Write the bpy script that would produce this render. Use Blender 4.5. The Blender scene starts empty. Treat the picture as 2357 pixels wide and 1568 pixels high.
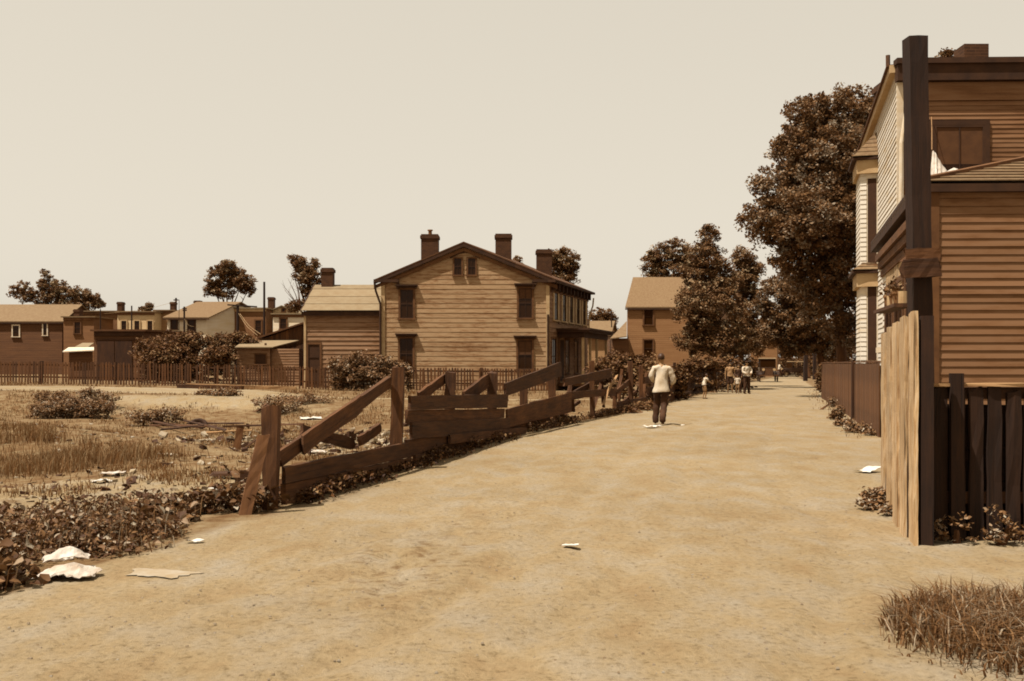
import bpy, math, random
import numpy as np
from mathutils import Vector

random.seed(11)
rng = np.random.default_rng(11)
scene = bpy.context.scene
COL = scene.collection
R = math.radians

# ---------------------------------------------------------------- camera, sky, sun
EYE = 1.5
cam_d = bpy.data.cameras.new("camera")
cam_d.lens = 36.67
cam_d.sensor_width = 36.0
cam_d.shift_y = 0.0229
cam_d.clip_start = 0.1
cam_d.clip_end = 6000
cam = bpy.data.objects.new("camera", cam_d)
cam.location = (0, 0, EYE)
cam.rotation_euler = (R(90), 0, 0)
COL.objects.link(cam)
scene.camera = cam

SUN_EL = R(65)
sun_h = Vector((-0.86, -0.51))
to_sun = Vector((sun_h.x * math.cos(SUN_EL), sun_h.y * math.cos(SUN_EL), math.sin(SUN_EL)))
world = bpy.data.worlds.new("World")
scene.world = world
world.use_nodes = True
wn, wl = world.node_tree.nodes, world.node_tree.links
wn.clear()
sky = wn.new("ShaderNodeTexSky")
sky.sky_type = 'NISHITA'
sky.sun_disc = False
sky.sun_elevation = SUN_EL
sky.sun_rotation = math.atan2(sun_h.x, sun_h.y)
sky.dust_density = 3.0
bw = wn.new("ShaderNodeRGBToBW")
flat = wn.new("ShaderNodeMath"); flat.operation = 'POWER'; flat.inputs[1].default_value = 0.22
tint = wn.new("ShaderNodeMix"); tint.data_type = 'RGBA'; tint.blend_type = 'MULTIPLY'
tint.inputs[0].default_value = 1.0
tint.inputs[7].default_value = (2.50, 2.28, 1.90, 1)
bg = wn.new("ShaderNodeBackground"); bg.inputs[1].default_value = 0.15
wo = wn.new("ShaderNodeOutputWorld")
wl.new(sky.outputs[0], bw.inputs[0]); wl.new(bw.outputs[0], flat.inputs[0])
wl.new(flat.outputs[0], tint.inputs[6]); wl.new(tint.outputs[2], bg.inputs[0])
wl.new(bg.outputs[0], wo.inputs[0])

sd = bpy.data.lights.new("sun", 'SUN')
sd.energy = 5.0
sd.angle = R(0.5)
sd.color = (1.0, 0.95, 0.88)
so = bpy.data.objects.new("sun", sd)
so.rotation_euler = to_sun.to_track_quat('Z', 'Y').to_euler()
so.location = (0, 0, 60)
COL.objects.link(so)

scene.view_settings.view_transform = 'Standard'
scene.view_settings.look = 'None'
scene.view_settings.exposure = 0.7
scene.view_settings.gamma = 1.0
scene.view_settings.use_curve_mapping = False
scene.cycles.filter_width = 1.8
scene.cycles.max_bounces = 6
scene.cycles.transparent_max_bounces = 6

# ---------------------------------------------------------------- helpers
F, CX, HZ = 2400.0, 1178.0, 838.0
def W(x, y, Y):
    return Vector(((x - CX) / F * Y, Y, EYE - (y - HZ) / F * Y))
def WX(x, Y): return (x - CX) / F * Y
def WZ(y, Y): return EYE - (y - HZ) / F * Y

def smooth(t):
    t = np.clip(t, 0, 1)
    return t * t * (3 - 2 * t)

def vnoise(x, y, seed=0):
    x = np.asarray(x, float); y = np.asarray(y, float)
    xi = np.floor(x).astype(np.int64); yi = np.floor(y).astype(np.int64)
    fx = x - xi; fy = y - yi
    def hsh(a, b):
        n = (a * 374761393 + b * 668265263 + seed * 974711) & 0xffffffff
        n = ((n ^ (n >> 13)) * 1274126177) & 0xffffffff
        return ((n ^ (n >> 16)) & 0xffff) / 65535.0
    u = fx * fx * (3 - 2 * fx); v = fy * fy * (3 - 2 * fy)
    a = hsh(xi, yi); b = hsh(xi + 1, yi); c = hsh(xi, yi + 1); d = hsh(xi + 1, yi + 1)
    return (a * (1 - u) + b * u) * (1 - v) + (c * (1 - u) + d * u) * v
def fbm(x, y, o=4, seed=0):
    s = 0; a = 0.5; t = 0
    for i in range(o):
        s = s + a * vnoise(x * 2 ** i, y * 2 ** i, seed + i); t += a; a *= .5
    return s / t

ORIGIN = {}
def mesh_obj(name, V, Fc, mat, parent=None, loc=None, attrs=None, smooth_sh=False):
    """V in world coordinates; local origin = loc (top level) or the parent's origin"""
    V = np.asarray(V, dtype=np.float32).reshape(-1, 3)
    if parent is not None: org = ORIGIN[parent.name]
    else: org = np.array(loc if loc is not None else (0, 0, 0), dtype=np.float32)
    V = V - org
    me = bpy.data.meshes.new(name)
    if isinstance(Fc, np.ndarray) and Fc.ndim == 2:
        n, k = Fc.shape
        me.vertices.add(len(V)); me.vertices.foreach_set("co", V.ravel())
        me.loops.add(n * k); me.loops.foreach_set("vertex_index", Fc.astype(np.int32).ravel())
        me.polygons.add(n)
        me.polygons.foreach_set("loop_start", np.arange(0, n * k, k, dtype=np.int32))
        me.polygons.foreach_set("loop_total", np.full(n, k, dtype=np.int32))
    else:
        me.from_pydata(V.tolist(), [], [list(f) for f in Fc])
    if attrs:
        for k2, arr in attrs.items():
            arr = np.asarray(arr, dtype=np.float32)
            if arr.ndim == 1:
                a = me.attributes.new(k2, 'FLOAT', 'POINT'); a.data.foreach_set("value", arr)
            else:
                a = me.attributes.new(k2, 'FLOAT_VECTOR', 'POINT'); a.data.foreach_set("vector", arr.ravel())
    me.update(calc_edges=True)
    if smooth_sh:
        me.polygons.foreach_set("use_smooth", np.ones(len(me.polygons), dtype=bool))
    if mat: me.materials.append(mat)
    o = bpy.data.objects.new(name, me)
    COL.objects.link(o)
    if parent is not None: o.parent = parent
    else: o.location = org.tolist()
    ORIGIN[o.name] = org
    return o

def thing(name, label, cat, loc=(0, 0, 0), group=None):
    o = bpy.data.objects.new(name, None); COL.objects.link(o)
    o.empty_display_size = .3
    o.location = loc; o['label'] = label; o['category'] = cat
    if group: o['group'] = group
    ORIGIN[o.name] = np.array(loc, dtype=np.float32)
    return o
def tag(o, label, cat, group=None, kind=None):
    o['label'] = label
    if cat: o['category'] = cat
    if group: o['group'] = group
    if kind: o['kind'] = kind
    return o
def copy_tree(o, parent=None):
    c = o.copy(); COL.objects.link(c); c.parent = parent
    ORIGIN[c.name] = ORIGIN[o.name]
    for ch in list(o.children): copy_tree(ch, c)
    return c

BF = [(0, 3, 2, 1), (4, 5, 6, 7), (0, 1, 5, 4), (1, 2, 6, 5), (2, 3, 7, 6), (3, 0, 4, 7)]
class MB:
    def __init__(s): s.v = []; s.f = []; s.g = []
    def hexa(s, p, grain=None):
        """8 points: bottom 0-3 ccw, top 4-7"""
        b = len(s.v)
        s.v += [tuple(q) for q in p]
        s.f += [tuple(b + i for i in f) for f in BF]
        s.g += (grain if grain is not None else [tuple(q) for q in p])
        return s
    def obox(s, o, a, b, c):
        o, a, b, c = Vector(o), Vector(a), Vector(b), Vector(c)
        p = [o, o + a, o + a + b, o + b, o + c, o + a + c, o + a + b + c, o + b + c]
        la, lb, lc = a.length, b.length, c.length
        r = random.uniform(0, 50)
        ax = sorted([(la, 0), (lb, 1), (lc, 2)], reverse=True)
        L = (la, lb, lc); order = [i for _, i in ax]
        g = []
        for t in [(0,0,0),(1,0,0),(1,1,0),(0,1,0),(0,0,1),(1,0,1),(1,1,1),(0,1,1)]:
            d = (t[0] * la, t[1] * lb, t[2] * lc)
            g.append((d[order[0]] + r, d[order[1]] + r * 1.7, d[order[2]]))
        return s.hexa(p, g)
    def box(s, x0, x1, y0, y1, z0, z1):
        return s.obox((x0, y0, z0), (x1 - x0, 0, 0), (0, y1 - y0, 0), (0, 0, z1 - z0))
    def tube(s, pts, rad, n=7, cap=True):
        pts = [Vector(p) for p in pts]; rings = []
        off = random.uniform(0, 50); L = 0
        for i, p in enumerate(pts):
            d = (pts[min(i + 1, len(pts) - 1)] - pts[max(i - 1, 0)]).normalized()
            u = d.orthogonal().normalized() if i == 0 else (u - d * u.dot(d)).normalized()
            w = d.cross(u); r = rad[i] if hasattr(rad, '__len__') else rad
            if i: L += (p - pts[i - 1]).length
            b = len(s.v)
            for k in range(n):
                t = 2 * math.pi * k / n
                q = p + (u * math.cos(t) + w * math.sin(t)) * r
                s.v.append(tuple(q)); s.g.append((L + off, t * r + off, 0))
            rings.append(b)
        for i in range(len(pts) - 1):
            a, b = rings[i], rings[i + 1]
            for k in range(n):
                k2 = (k + 1) % n
                s.f.append((a + k, a + k2, b + k2, b + k))
        if cap:
            s.f.append(tuple(rings[0] + k for k in reversed(range(n))))
            s.f.append(tuple(rings[-1] + k for k in range(n)))
        return s
    def poly(s, pts, faces):
        b = len(s.v); s.v += [tuple(p) for p in pts]; s.g += [tuple(p) for p in pts]
        s.f += [tuple(b + i for i in f) for f in faces]
        return s
    def slab(s, pts, th):
        """planar polygon extruded by vector th"""
        n = len(pts); pts = [Vector(p) for p in pts]; th = Vector(th)
        b = len(s.v)
        s.v += [tuple(p) for p in pts] + [tuple(p + th) for p in pts]
        s.g += [tuple(p) for p in pts] + [tuple(p + th) for p in pts]
        s.f.append(tuple(b + i for i in reversed(range(n))))
        s.f.append(tuple(b + n + i for i in range(n)))
        for i in range(n):
            j = (i + 1) % n
            s.f.append((b + i, b + j, b + n + j, b + n + i))
        return s
    def build(s, name, mat, parent=None, loc=None, smooth_sh=False):
        return mesh_obj(name, s.v, s.f, mat, parent, loc, attrs={'grain': np.array(s.g, dtype=np.float32)}, smooth_sh=smooth_sh)

def rough_board(p0, p1, wid, thk, seg=8, jit=.009, endjit=.035, taper=1.0):
    """weathered timber from p0 to p1; wid, thk are full width/thickness vectors, centred"""
    m = MB(); p0, p1, wid, thk = map(Vector, (p0, p1, wid, thk))
    L = (p1 - p0).length; r = random.uniform(0, 90); n = seg + 1
    ax = (p1 - p0).normalized()
    for i in range(n):
        t = i / seg
        c = p0.lerp(p1, t); k = 1 + (taper - 1) * t
        for (a, b) in ((-.5, -.5), (0, -.5), (.5, -.5), (.5, .5), (0, .5), (-.5, .5)):
            q = c + wid * a * k + thk * b
            q = q + Vector((random.uniform(-jit, jit), random.uniform(-jit, jit), random.uniform(-jit, jit)))
            if i in (0, seg): q = q + ax * random.uniform(-endjit, endjit)
            m.v.append(tuple(q)); m.g.append((t * L + r, a * wid.length + r * 1.7, b * thk.length))
    for i in range(seg):
        for k in range(6):
            k2 = (k + 1) % 6
            m.f.append((i * 6 + k, i * 6 + k2, i * 6 + 6 + k2, i * 6 + 6 + k))
    m.f.append((5, 4, 3, 2, 1, 0)); b = seg * 6
    m.f.append((b, b + 1, b + 2, b + 3, b + 4, b + 5))
    return m

# ---------------------------------------------------------------- materials
TONE_L = [0.0, .027, .072, .128, .22, .35, .42, .6, 1.0]
TONE_G = [.365, .38, .425, .51, .61, .72, .82, .9, .96]
TONE_B = [.10, .105, .13, .20, .275, .385, .58, .75, .88]
def sep(v, w=0.0, E=1.0):
    """base colour of luminance v in the print's brown tones (w > 0: paler)"""
    L = min(v * E, 1.0)
    g = min(float(np.interp(L, TONE_L, TONE_G)) + .12 * w, .97); b = min(float(np.interp(L, TONE_L, TONE_B)) + .25 * w, .9)
    r = v / (.21 + .72 * g + .07 * b)
    if r > .82: r = .82
    return (r, g * r, b * r, 1)

class NT:
    def __init__(s, name):
        s.m = bpy.data.materials.new(name); s.m.use_nodes = True
        s.n = s.m.node_tree.nodes; s.l = s.m.node_tree.links; s.n.clear()
        s.out = s.n.new("ShaderNodeOutputMaterial"); s.p = s.n.new("ShaderNodeBsdfPrincipled")
        s.l.new(s.p.outputs[0], s.out.inputs[0])
        s.p.inputs['Roughness'].default_value = .85
        s.p.inputs['Specular IOR Level'].default_value = .25
    def coord(s, kind='Object', scale=(1, 1, 1)):
        if kind == 'grain':
            t = s.n.new("ShaderNodeAttribute"); t.attribute_name = 'grain'; o = t.outputs['Vector']
        elif kind == 'pos':
            t = s.n.new("ShaderNodeNewGeometry"); o = t.outputs['Position']
        else:
            t = s.n.new("ShaderNodeTexCoord"); o = t.outputs['Object']
        m = s.n.new("ShaderNodeMapping"); m.inputs['Scale'].default_value = scale
        s.l.new(o, m.inputs[0]); return m.outputs[0]
    def noise(s, co, scale=1, detail=4, rough=.6):
        t = s.n.new("ShaderNodeTexNoise"); t.inputs['Scale'].default_value = scale
        t.inputs['Detail'].default_value = detail; t.inputs['Roughness'].default_value = rough
        s.l.new(co, t.inputs['Vector']); return t.outputs['Fac']
    def ramp(s, fac, stops):
        r = s.n.new("ShaderNodeValToRGB"); e = r.color_ramp.elements
        e[0].position, e[0].color = stops[0]; e[1].position, e[1].color = stops[-1]
        for p, c in stops[1:-1]:
            q = e.new(p); q.color = c
        s.l.new(fac, r.inputs[0]); return r.outputs[0]
    def mix(s, fac, a, b, mode='MIX'):
        x = s.n.new("ShaderNodeMix"); x.data_type = 'RGBA'; x.blend_type = mode
        for sock, val in ((x.inputs[0], fac), (x.inputs[6], a), (x.inputs[7], b)):
            if isinstance(val, (int, float, tuple)): sock.default_value = val
            else: s.l.new(val, sock)
        return x.outputs[2]
    def math(s, op, a, b=0.0, c=None):
        x = s.n.new("ShaderNodeMath"); x.operation = op
        for i, val in enumerate((a, b, c)):
            if val is None: continue
            if isinstance(val, (int, float)): x.inputs[i].default_value = val
            else: s.l.new(val, x.inputs[i])
        return x.outputs[0]
    def objrand(s):
        return s.n.new("ShaderNodeObjectInfo").outputs['Random']
    def vary(s, col, amt=.3):
        f = s.math('MULTIPLY_ADD', s.objrand(), amt, 1 - amt / 2)
        h = s.n.new("ShaderNodeHueSaturation"); s.l.new(f, h.inputs['Value'])
        s.l.new(col, h.inputs['Color']); return h.outputs[0]
    def color(s, c): s.l.new(c, s.p.inputs['Base Color']) if not isinstance(c, tuple) else setattr(s.p.inputs['Base Color'], 'default_value', c)
    def bump(s, h, strength=.3, dist=.02):
        b = s.n.new("ShaderNodeBump"); b.inputs['Strength'].default_value = strength
        b.inputs['Distance'].default_value = dist
        s.l.new(h, b.inputs['Height']); s.l.new(b.outputs[0], s.p.inputs['Normal'])

B1 = (1, 1, 1, 1); B0 = (0, 0, 0, 1)
def m_wood(name, lo, hi, vary=.3, streak=14, patch=1.2, bump=.5):
    t = NT(name)
    f = t.noise(t.coord('grain', (1.0, streak, streak)), 2.2, 7, .7)
    f2 = t.noise(t.coord('grain', (patch, patch * 3, 1)), .9, 5, .65)
    f3 = t.noise(t.coord('grain', (.5, streak * 2.6, streak)), 1.7, 3, .5)
    mid = (lo + hi) / 2
    c = t.ramp(f, [(.3, sep(lo)), (.5, sep(mid)), (.72, sep(hi))])
    c = t.mix(.7, c, t.ramp(f2, [(.32, (.45, .42, .38, 1)), (.68, (1.3, 1.25, 1.2, 1))]), 'MULTIPLY')
    crack = t.ramp(f3, [(.30, (.25, .23, .2, 1)), (.37, B1)])
    c = t.mix(.85, c, crack, 'MULTIPLY')
    t.color(t.vary(c, vary))
    t.bump(t.math('ADD', f, t.math('MULTIPLY', crack, .6)), bump, .012)
    return t.m
def m_siding(name, paint, bare, amount=.5, vary=.2, sx=.5, sz=5, w=.0):
    """peeling paint: horizontal streaks of bare wood"""
    t = NT(name)
    co = t.coord('pos', (sx, sx, sz))
    f = t.noise(co, 1.3, 7, .68)
    f2 = t.noise(t.coord('pos', (.35, .35, .6)), .7, 3, .5)
    s = t.math('ADD', f, t.math('MULTIPLY', t.math('SUBTRACT', f2, .5), .35))
    s = t.math('ADD', s, t.math('MULTIPLY', t.math('SUBTRACT', t.objrand(), .5), .08))
    g = t.n.new("ShaderNodeAttribute"); g.attribute_name = 'grain'
    c = t.ramp(s, [(amount - .14, sep(bare * .8)), (amount + .0, sep((paint + bare) * .5, w * .6)), (amount + .12, sep(paint, w))])
    t.color(t.vary(c, vary)); t.bump(f, .2, .01)
    return t.m
def m_plain(name, lo, hi, scale=2, stretch=(1, 1, 1), bump=.2, vary=.0, rough=.85, pale=0.0, coord='pos', detail=5, E=1.0):
    t = NT(name)
    f = t.noise(t.coord(coord, stretch), scale, detail, .6)
    c = t.ramp(f, [(.3, sep(lo, pale, E)), (.7, sep(hi, pale, E))])
    if vary: c = t.vary(c, vary)
    t.color(c); t.p.inputs['Roughness'].default_value = rough
    if bump: t.bump(f, bump, .02)
    return t.m
def m_lapped(name, lo, hi, pitch=.14, rough=.85):
    """far-off clapboard wall: relief only (boards too far off to tell apart)"""
    t = NT(name)
    f = t.noise(t.coord('pos', (.4, .4, 3)), 1.2, 5, .6)
    c = t.ramp(f, [(.3, sep(lo)), (.7, sep(hi))])
    t.color(c)
    sx = t.n.new("ShaderNodeSeparateXYZ"); t.l.new(t.coord('pos'), sx.inputs[0])
    w = t.math('FRACT', t.math('DIVIDE', sx.outputs[2], pitch))
    t.bump(t.math('SUBTRACT', 1.0, w), 1.0, .03)
    return t.m
def m_brick(name, a, b, mort):
    t = NT(name)
    br = t.n.new("ShaderNodeTexBrick"); br.inputs['Scale'].default_value = 1
    br.inputs['Brick Width'].default_value = .22; br.inputs['Row Height'].default_value = .075
    br.inputs['Mortar Size'].default_value = .008
    br.inputs['Color1'].default_value = sep(a); br.inputs['Color2'].default_value = sep(b)
    br.inputs['Mortar'].default_value = sep(mort)
    sx = t.n.new("ShaderNodeSeparateXYZ"); t.l.new(t.coord('pos'), sx.inputs[0])
    cx = t.n.new("ShaderNodeCombineXYZ")
    t.l.new(t.math('ADD', sx.outputs[0], sx.outputs[1]), cx.inputs[0]); t.l.new(sx.outputs[2], cx.inputs[1])
    t.l.new(cx.outputs[0], br.inputs['Vector'])
    f = t.noise(t.coord('pos'), 3, 4)
    c = t.mix(.6, br.outputs['Color'], t.ramp(f, [(.3, (.5, .45, .4, 1)), (.7, (1.1, 1.1, 1.1, 1))]), 'MULTIPLY')
    t.color(c); t.bump(br.outputs['Fac'], .4, -.01)
    return t.m
def m_leaf(name, lo, hi, trans=.25, rough=.5, spec=.3):
    t = NT(name)
    a = t.n.new("ShaderNodeAttribute"); a.attribute_name = 'tint'
    c = t.ramp(a.outputs['Fac'], [(0, sep(lo, 0, 1.2)), (.6, sep(lo * .68 + hi * .32, 0, 1.2)), (1, sep(hi, 0, 1.5))])
    t.color(c); t.p.inputs['Roughness'].default_value = rough
    t.p.inputs['Specular IOR Level'].default_value = spec
    tr = t.n.new("ShaderNodeBsdfTranslucent"); t.l.new(c, tr.inputs[0])
    mx = t.n.new("ShaderNodeMixShader"); mx.inputs[0].default_value = trans
    t.l.new(t.p.outputs[0], mx.inputs[1]); t.l.new(tr.outputs[0], mx.inputs[2])
    t.l.new(mx.outputs[0], t.out.inputs[0])
    return t.m
def m_glass(name, v=.012):
    t = NT(name); t.color(sep(v)); t.p.inputs['Roughness'].default_value = .08
    t.p.inputs['Specular IOR Level'].default_value = .12
    f = t.noise(t.coord('pos'), 1.5, 2); t.bump(f, .05, .02)
    return t.m

def m_earth():
    t = NT("dry_earth")
    co = t.coord('pos')
    big = t.noise(co, .35, 4, .55)
    mid = t.noise(t.coord('pos', (.9, .5, 1)), 2.2, 6, .65)
    fine = t.noise(co, 20, 6, .8)
    a = t.n.new("ShaderNodeAttribute"); a.attribute_name = 'veg'
    d = t.n.new("ShaderNodeAttribute"); d.attribute_name = 'hoof_holes'
    c = t.ramp(mid, [(.28, sep(.138, 0, 2.0)), (.46, sep(.168, 0, 2.1)), (.75, sep(.20, 0, 2.2))])
    c = t.mix(.45, c, t.ramp(big, [(.3, (.76, .72, .66, 1)), (.7, (1.16, 1.16, 1.16, 1))]), 'MULTIPLY')
    c = t.mix(.6, c, t.ramp(fine, [(.36, (.3, .24, .16, 1)), (.45, (.93, .92, .9, 1)), (.66, (1.25, 1.25, 1.25, 1))]), 'MULTIPLY')
    veg = t.ramp(t.noise(co, 3, 5, .7), [(.35, sep(.05, 0, 2.3)), (.5, sep(.09, 0, 2.3)), (.62, sep(.13, 0, 2.5))])
    vf = t.math('ADD', a.outputs['Fac'], t.math('MULTIPLY', t.math('SUBTRACT', mid, .5), 1.1))
    vf = t.ramp(vf, [(.35, B0), (.6, B1)])
    c = t.mix(vf, c, veg)
    pat = t.ramp(t.math('MULTIPLY', d.outputs['Fac'], t.ramp(t.noise(t.coord('pos', (3, 5, 1)), 1.6, 5, .7), [(.52, B0), (.66, B1)])), [(0, B0), (.9, (.8, .8, .8, 1))])
    c = t.mix(pat, c, sep(.06, 0, 2.4))  # dark spots: shade of the hoof holes put into the earth colour
    t.color(c); t.p.inputs['Roughness'].default_value = .95; t.p.inputs['Specular IOR Level'].default_value = .08
    h = t.math('ADD', t.math('MULTIPLY', fine, .35), mid)
    t.bump(h, .8, .06)
    return t.m

M = {}
M['earth'] = m_earth()
M['fence'] = m_wood('weathered_fence_timber', .016, .055, .45)
M['fence_pale'] = m_wood('split_timber', .12, .22, .3)
M['picket'] = m_wood('old_picket_wood', .018, .075, .9)
M['tightboard'] = m_wood('brown_board', .04, .075, .3, streak=10)
M['darkboard'] = m_wood('dark_board', .012, .032, .4)
M['gate'] = m_wood('grey_plank', .10, .46, .5, streak=14, patch=.5)
M['pole'] = m_wood('creosoted_and_shaded_wood', .006, .014, .1)  # post wood; on the short picket fence it paints in shade
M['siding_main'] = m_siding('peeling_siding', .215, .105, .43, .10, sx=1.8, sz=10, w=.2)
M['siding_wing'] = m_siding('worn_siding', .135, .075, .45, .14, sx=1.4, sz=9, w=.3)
M['siding_A'] = m_siding('brown_siding', .10, .07, .45, .16, sx=1.2, sz=6, w=.2)
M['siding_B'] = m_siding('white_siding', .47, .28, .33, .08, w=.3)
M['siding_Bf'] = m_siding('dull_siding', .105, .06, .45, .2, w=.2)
M['trim'] = m_plain('brown_trim', .035, .07, 3)
M['trim_dark'] = m_plain('dark_trim', .012, .025, 3)
M['trim_pale'] = m_plain('pale_trim', .22, .32, 3)
M['white'] = m_plain('white_paint', .38, .5, 4, vary=.1)
M['inner'] = m_plain('sheathing', .015, .025, 3)
M['glass'] = m_glass('old_glass')
M['shade'] = m_plain('window_blind', .03, .045, 5)
M['brick'] = m_brick('sooty_brick', .022, .035, .045)
M['roof_pale'] = m_plain('pale_roll_roofing', .12, .155, 2.5, vary=.12, E=2.3)
M['roof_shingle'] = m_plain('grey_wood_shingle', .065, .11, 9, (1, 1, 1), .4, vary=.25, E=2.2)
M['roof_far'] = m_plain('weathered_roof', .08, .12, 4, E=2.2)
M['roof_dark'] = m_plain('tar_roof', .03, .05, 3)
M['metal'] = m_plain('rusty_iron', .02, .05, 8, rough=.6)
M['carpaint'] = m_plain('black_car_paint', .01, .016, 2, rough=.3, bump=0)
M['rubber'] = m_plain('tyre_rubber', .012, .02, 8)
M['skin'] = m_plain('skin', .13, .18, 6, coord='obj', bump=0, rough=.6)
M['skin_lip'] = m_plain('lip', .08, .1, 6, coord='obj', bump=0)
M['hair'] = m_plain('dark_hair', .012, .03, 30, coord='obj', rough=.5)
M['jacket'] = m_plain('light_cotton', .32, .45, 5, (1, 1, .5), .5, coord='obj', pale=.3)
M['shirt_mid'] = m_plain('washed_cotton', .12, .2, 5, coord='obj')
M['dark_cloth'] = m_plain('dark_wool', .012, .03, 6, coord='obj', bump=.4)
M['leather'] = m_plain('shoe_leather', .02, .04, 6, coord='obj', rough=.4)
M['paper'] = m_plain('old_paper', .36, .5, 14, bump=.1, pale=.8)
M['cloth_white'] = m_plain('white_linen', .24, .42, 9, bump=.3, pale=.8)
M['card'] = m_plain('grey_card', .17, .25, 6, bump=.1, pale=0.0, E=1.9)
M['bark'] = m_wood('bark', .03, .06, .2, streak=4, bump=.8)
M['leaf_big'] = m_leaf('maple_leaf', .02, .28, .25, .6, .08)
M['leaf_mid'] = m_leaf('tree_leaf', .024, .24, .2, .6, .12)
M['leaf_far'] = m_leaf('far_leaf', .05, .18, .25, .6, .12)
M['leaf_bush'] = m_leaf('bush_leaf', .015, .15, .15, .6, .12)
M['leaf_weed'] = m_leaf('weed_leaf', .025, .28, .15, .6, .12)
M['grass'] = m_leaf('dry_grass', .06, .22, .3, .8, .05)
M['grass_lush'] = m_leaf('lush_grass', .04, .27, .25, .7, .08)
M['clay'] = m_plain('flower_pot_clay', .07, .1, 5)
M['stone'] = m_plain('road_stone', .1, .2, 8, E=2.2)
M['tin'] = m_plain('tin_can', .2, .3, 8, rough=.4)

# ---------------------------------------------------------------- terrain
BY = [-10, 3, 5, 7, 9.9, 10.84, 15, 20.9, 26.3, 29.5, 35.3, 44, 57, 75, 100, 140, 300]
BX = [-8, -5.2, -4.0, -3.2, -2.45, -2.40, -1.6, -.2, 1.32, 2.8, 4.5, 7.2, 11.0, 16.2, 24.0, 36, 84]
def bnd(Y): return np.interp(Y, BY, BX)
def ground(X, Y):
    X = np.asarray(X, float); Y = np.asarray(Y, float)
    u = X - bnd(Y)
    w = smooth((-u - .1) / 2.8)
    back = .02 + .42 * smooth(-X / 24.0)
    low = np.interp(Y, [0, 7, 11, 15, 21, 28, 34, 37.5, 41.3], [-.05, -.1, -.18, -.38, -.55, -.58, -.5, -.34, 0])
    t = smooth((Y - 37) / 4.6)
    z = low * (1 - t) + back * t
    # grassy spur running in from the left
    ax, ay, bx, by = -22.0, 33.0, -6.4, 21.0
    dx, dy = bx - ax, by - ay; L2 = dx * dx + dy * dy
    s = np.clip(((X - ax) * dx + (Y - ay) * dy) / L2, -.5, 1.15)
    d = np.hypot(X - ax - s * dx, Y - ay - s * dy)
    z = z + (1.15 - .95 * np.clip(s, 0, 1)) * np.exp(-(d / 2.6) ** 2) * (1 - t)
    z = z + .22 * (fbm(X * .35, Y * .35, 4, 3) - .5) * smooth((43 - Y) / 3) + .05 * (fbm(X * 1.3, Y * 1.3, 3, 8) - .5)
    z = z * w
    # road relief
    rr = .045 * (fbm(X * .5, Y * .35, 3, 21) - .5) + .014 * (fbm(X * 3.1, Y * 3.1, 2, 5) - .5)
    z = z + rr * (1 - w)
    far = smooth((60 - Y) / 30) * (1 - w)
    for k, off in enumerate((1.5, 2.9, 3.9, 5.3)):
        c = off + .35 * (vnoise(Y * .22, Y * 0 + k * 7.3, 41) - .5) + .1 * np.sin(Y * .5 + k)
        z = z - far * .022 * np.exp(-((u - c) / .13) ** 2) * (.3 + vnoise(Y * .5, Y * 0 + k, 55))
        z = z + far * .008 * (np.exp(-((u - c - .24) / .1) ** 2) + np.exp(-((u - c + .24) / .1) ** 2))
    return z
def gz(x, y): return float(ground(np.array([x]), np.array([y]))[0])

def ymesh():
    ys = [-12.0]
    while ys[-1] < 1400:
        y = ys[-1]; a = abs(y) if y > 4 else 4
        ys.append(y + (.5 if y < 3 else max(.035, .0085 * a) if y < 60 else .0085 * a + .04 * (y - 60)))
    return np.array(ys)
def xmesh():
    xs = [0.0]
    while xs[-1] < 1200:
        x = xs[-1]; xs.append(x + (.11 if x < 7 else .11 + .022 * (x - 7)))
    xs = np.array(xs); return np.concatenate([-xs[::-1][:-1], xs])
ys, xs = ymesh(), xmesh()
GX, GY = np.meshgrid(xs, ys)
U = GX - bnd(GY)
GZ = ground(GX, GY)
lot = smooth((-U + .15) / .5)
veg = .95 * lot
strip = smooth((GY - 42.4) / .8) * smooth(((50.5 - 6.5 * smooth((GX + 13) / 6)) - GY) / .8)
bankbare = np.exp(-((GY - 40) / 2.0) ** 2) * smooth((-GX - 6) / 3) * smooth((18 + GX) / 6) * .9
debris = np.exp(-(((GX + 4.2) / 2.8) ** 2 + ((GY - 27) / 4.5) ** 2)) * .5
near_bare = np.exp(-(((GX + 5) / 4.5) ** 2 + ((GY - 14.5) / 2.6) ** 2)) * .6 + .35 * smooth((fbm(GX * .5, GY * .5, 3, 64) - .5) / .15)
veg = veg - lot * np.clip(strip * 1.6 + bankbare + debris + near_bare, 0, 1.4)
veg = veg + .9 * smooth((GX - (.255 * (GY - 21.6) + 7.6)) / .4) * smooth((GY - 22) / 2)
veg = veg + .4 * np.exp(-((U - .2) / .5) ** 2) * (GY > 10)
veg = np.where(GY > 150, .8, veg)
hoof_holes = np.exp(-(((GX + .85) / .55) ** 2 + ((GY - 7.6) / 1.3) ** 2)) + .6 * np.exp(-(((GX + .3 - .25 * (GY - 10)) / .5) ** 2 + ((GY - 10) / 1.8) ** 2)) \
    + .35 * np.exp(-(((GX - 2.0) / .9) ** 2 + ((GY - 9.5) / 1.5) ** 2))
onroad = smooth((U - .2) / .5) * (GY < 30)
GZ = GZ - (.035 * np.clip(hoof_holes, 0, 1) * smooth((vnoise(GX * 8, GY * 6, 31) - .55) / .2) + .012 * onroad * smooth((vnoise(GX * 5.5, GY * 4.5, 77) - .72) / .15)
           - .010 * onroad * (vnoise(GX * 9, GY * 9, 99) - .5)) * onroad
ny, nx = GX.shape
idx = np.arange(ny * nx).reshape(ny, nx)
quads = np.stack([idx[:-1, :-1], idx[:-1, 1:], idx[1:, 1:], idx[1:, :-1]], -1).reshape(-1, 4)
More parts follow.
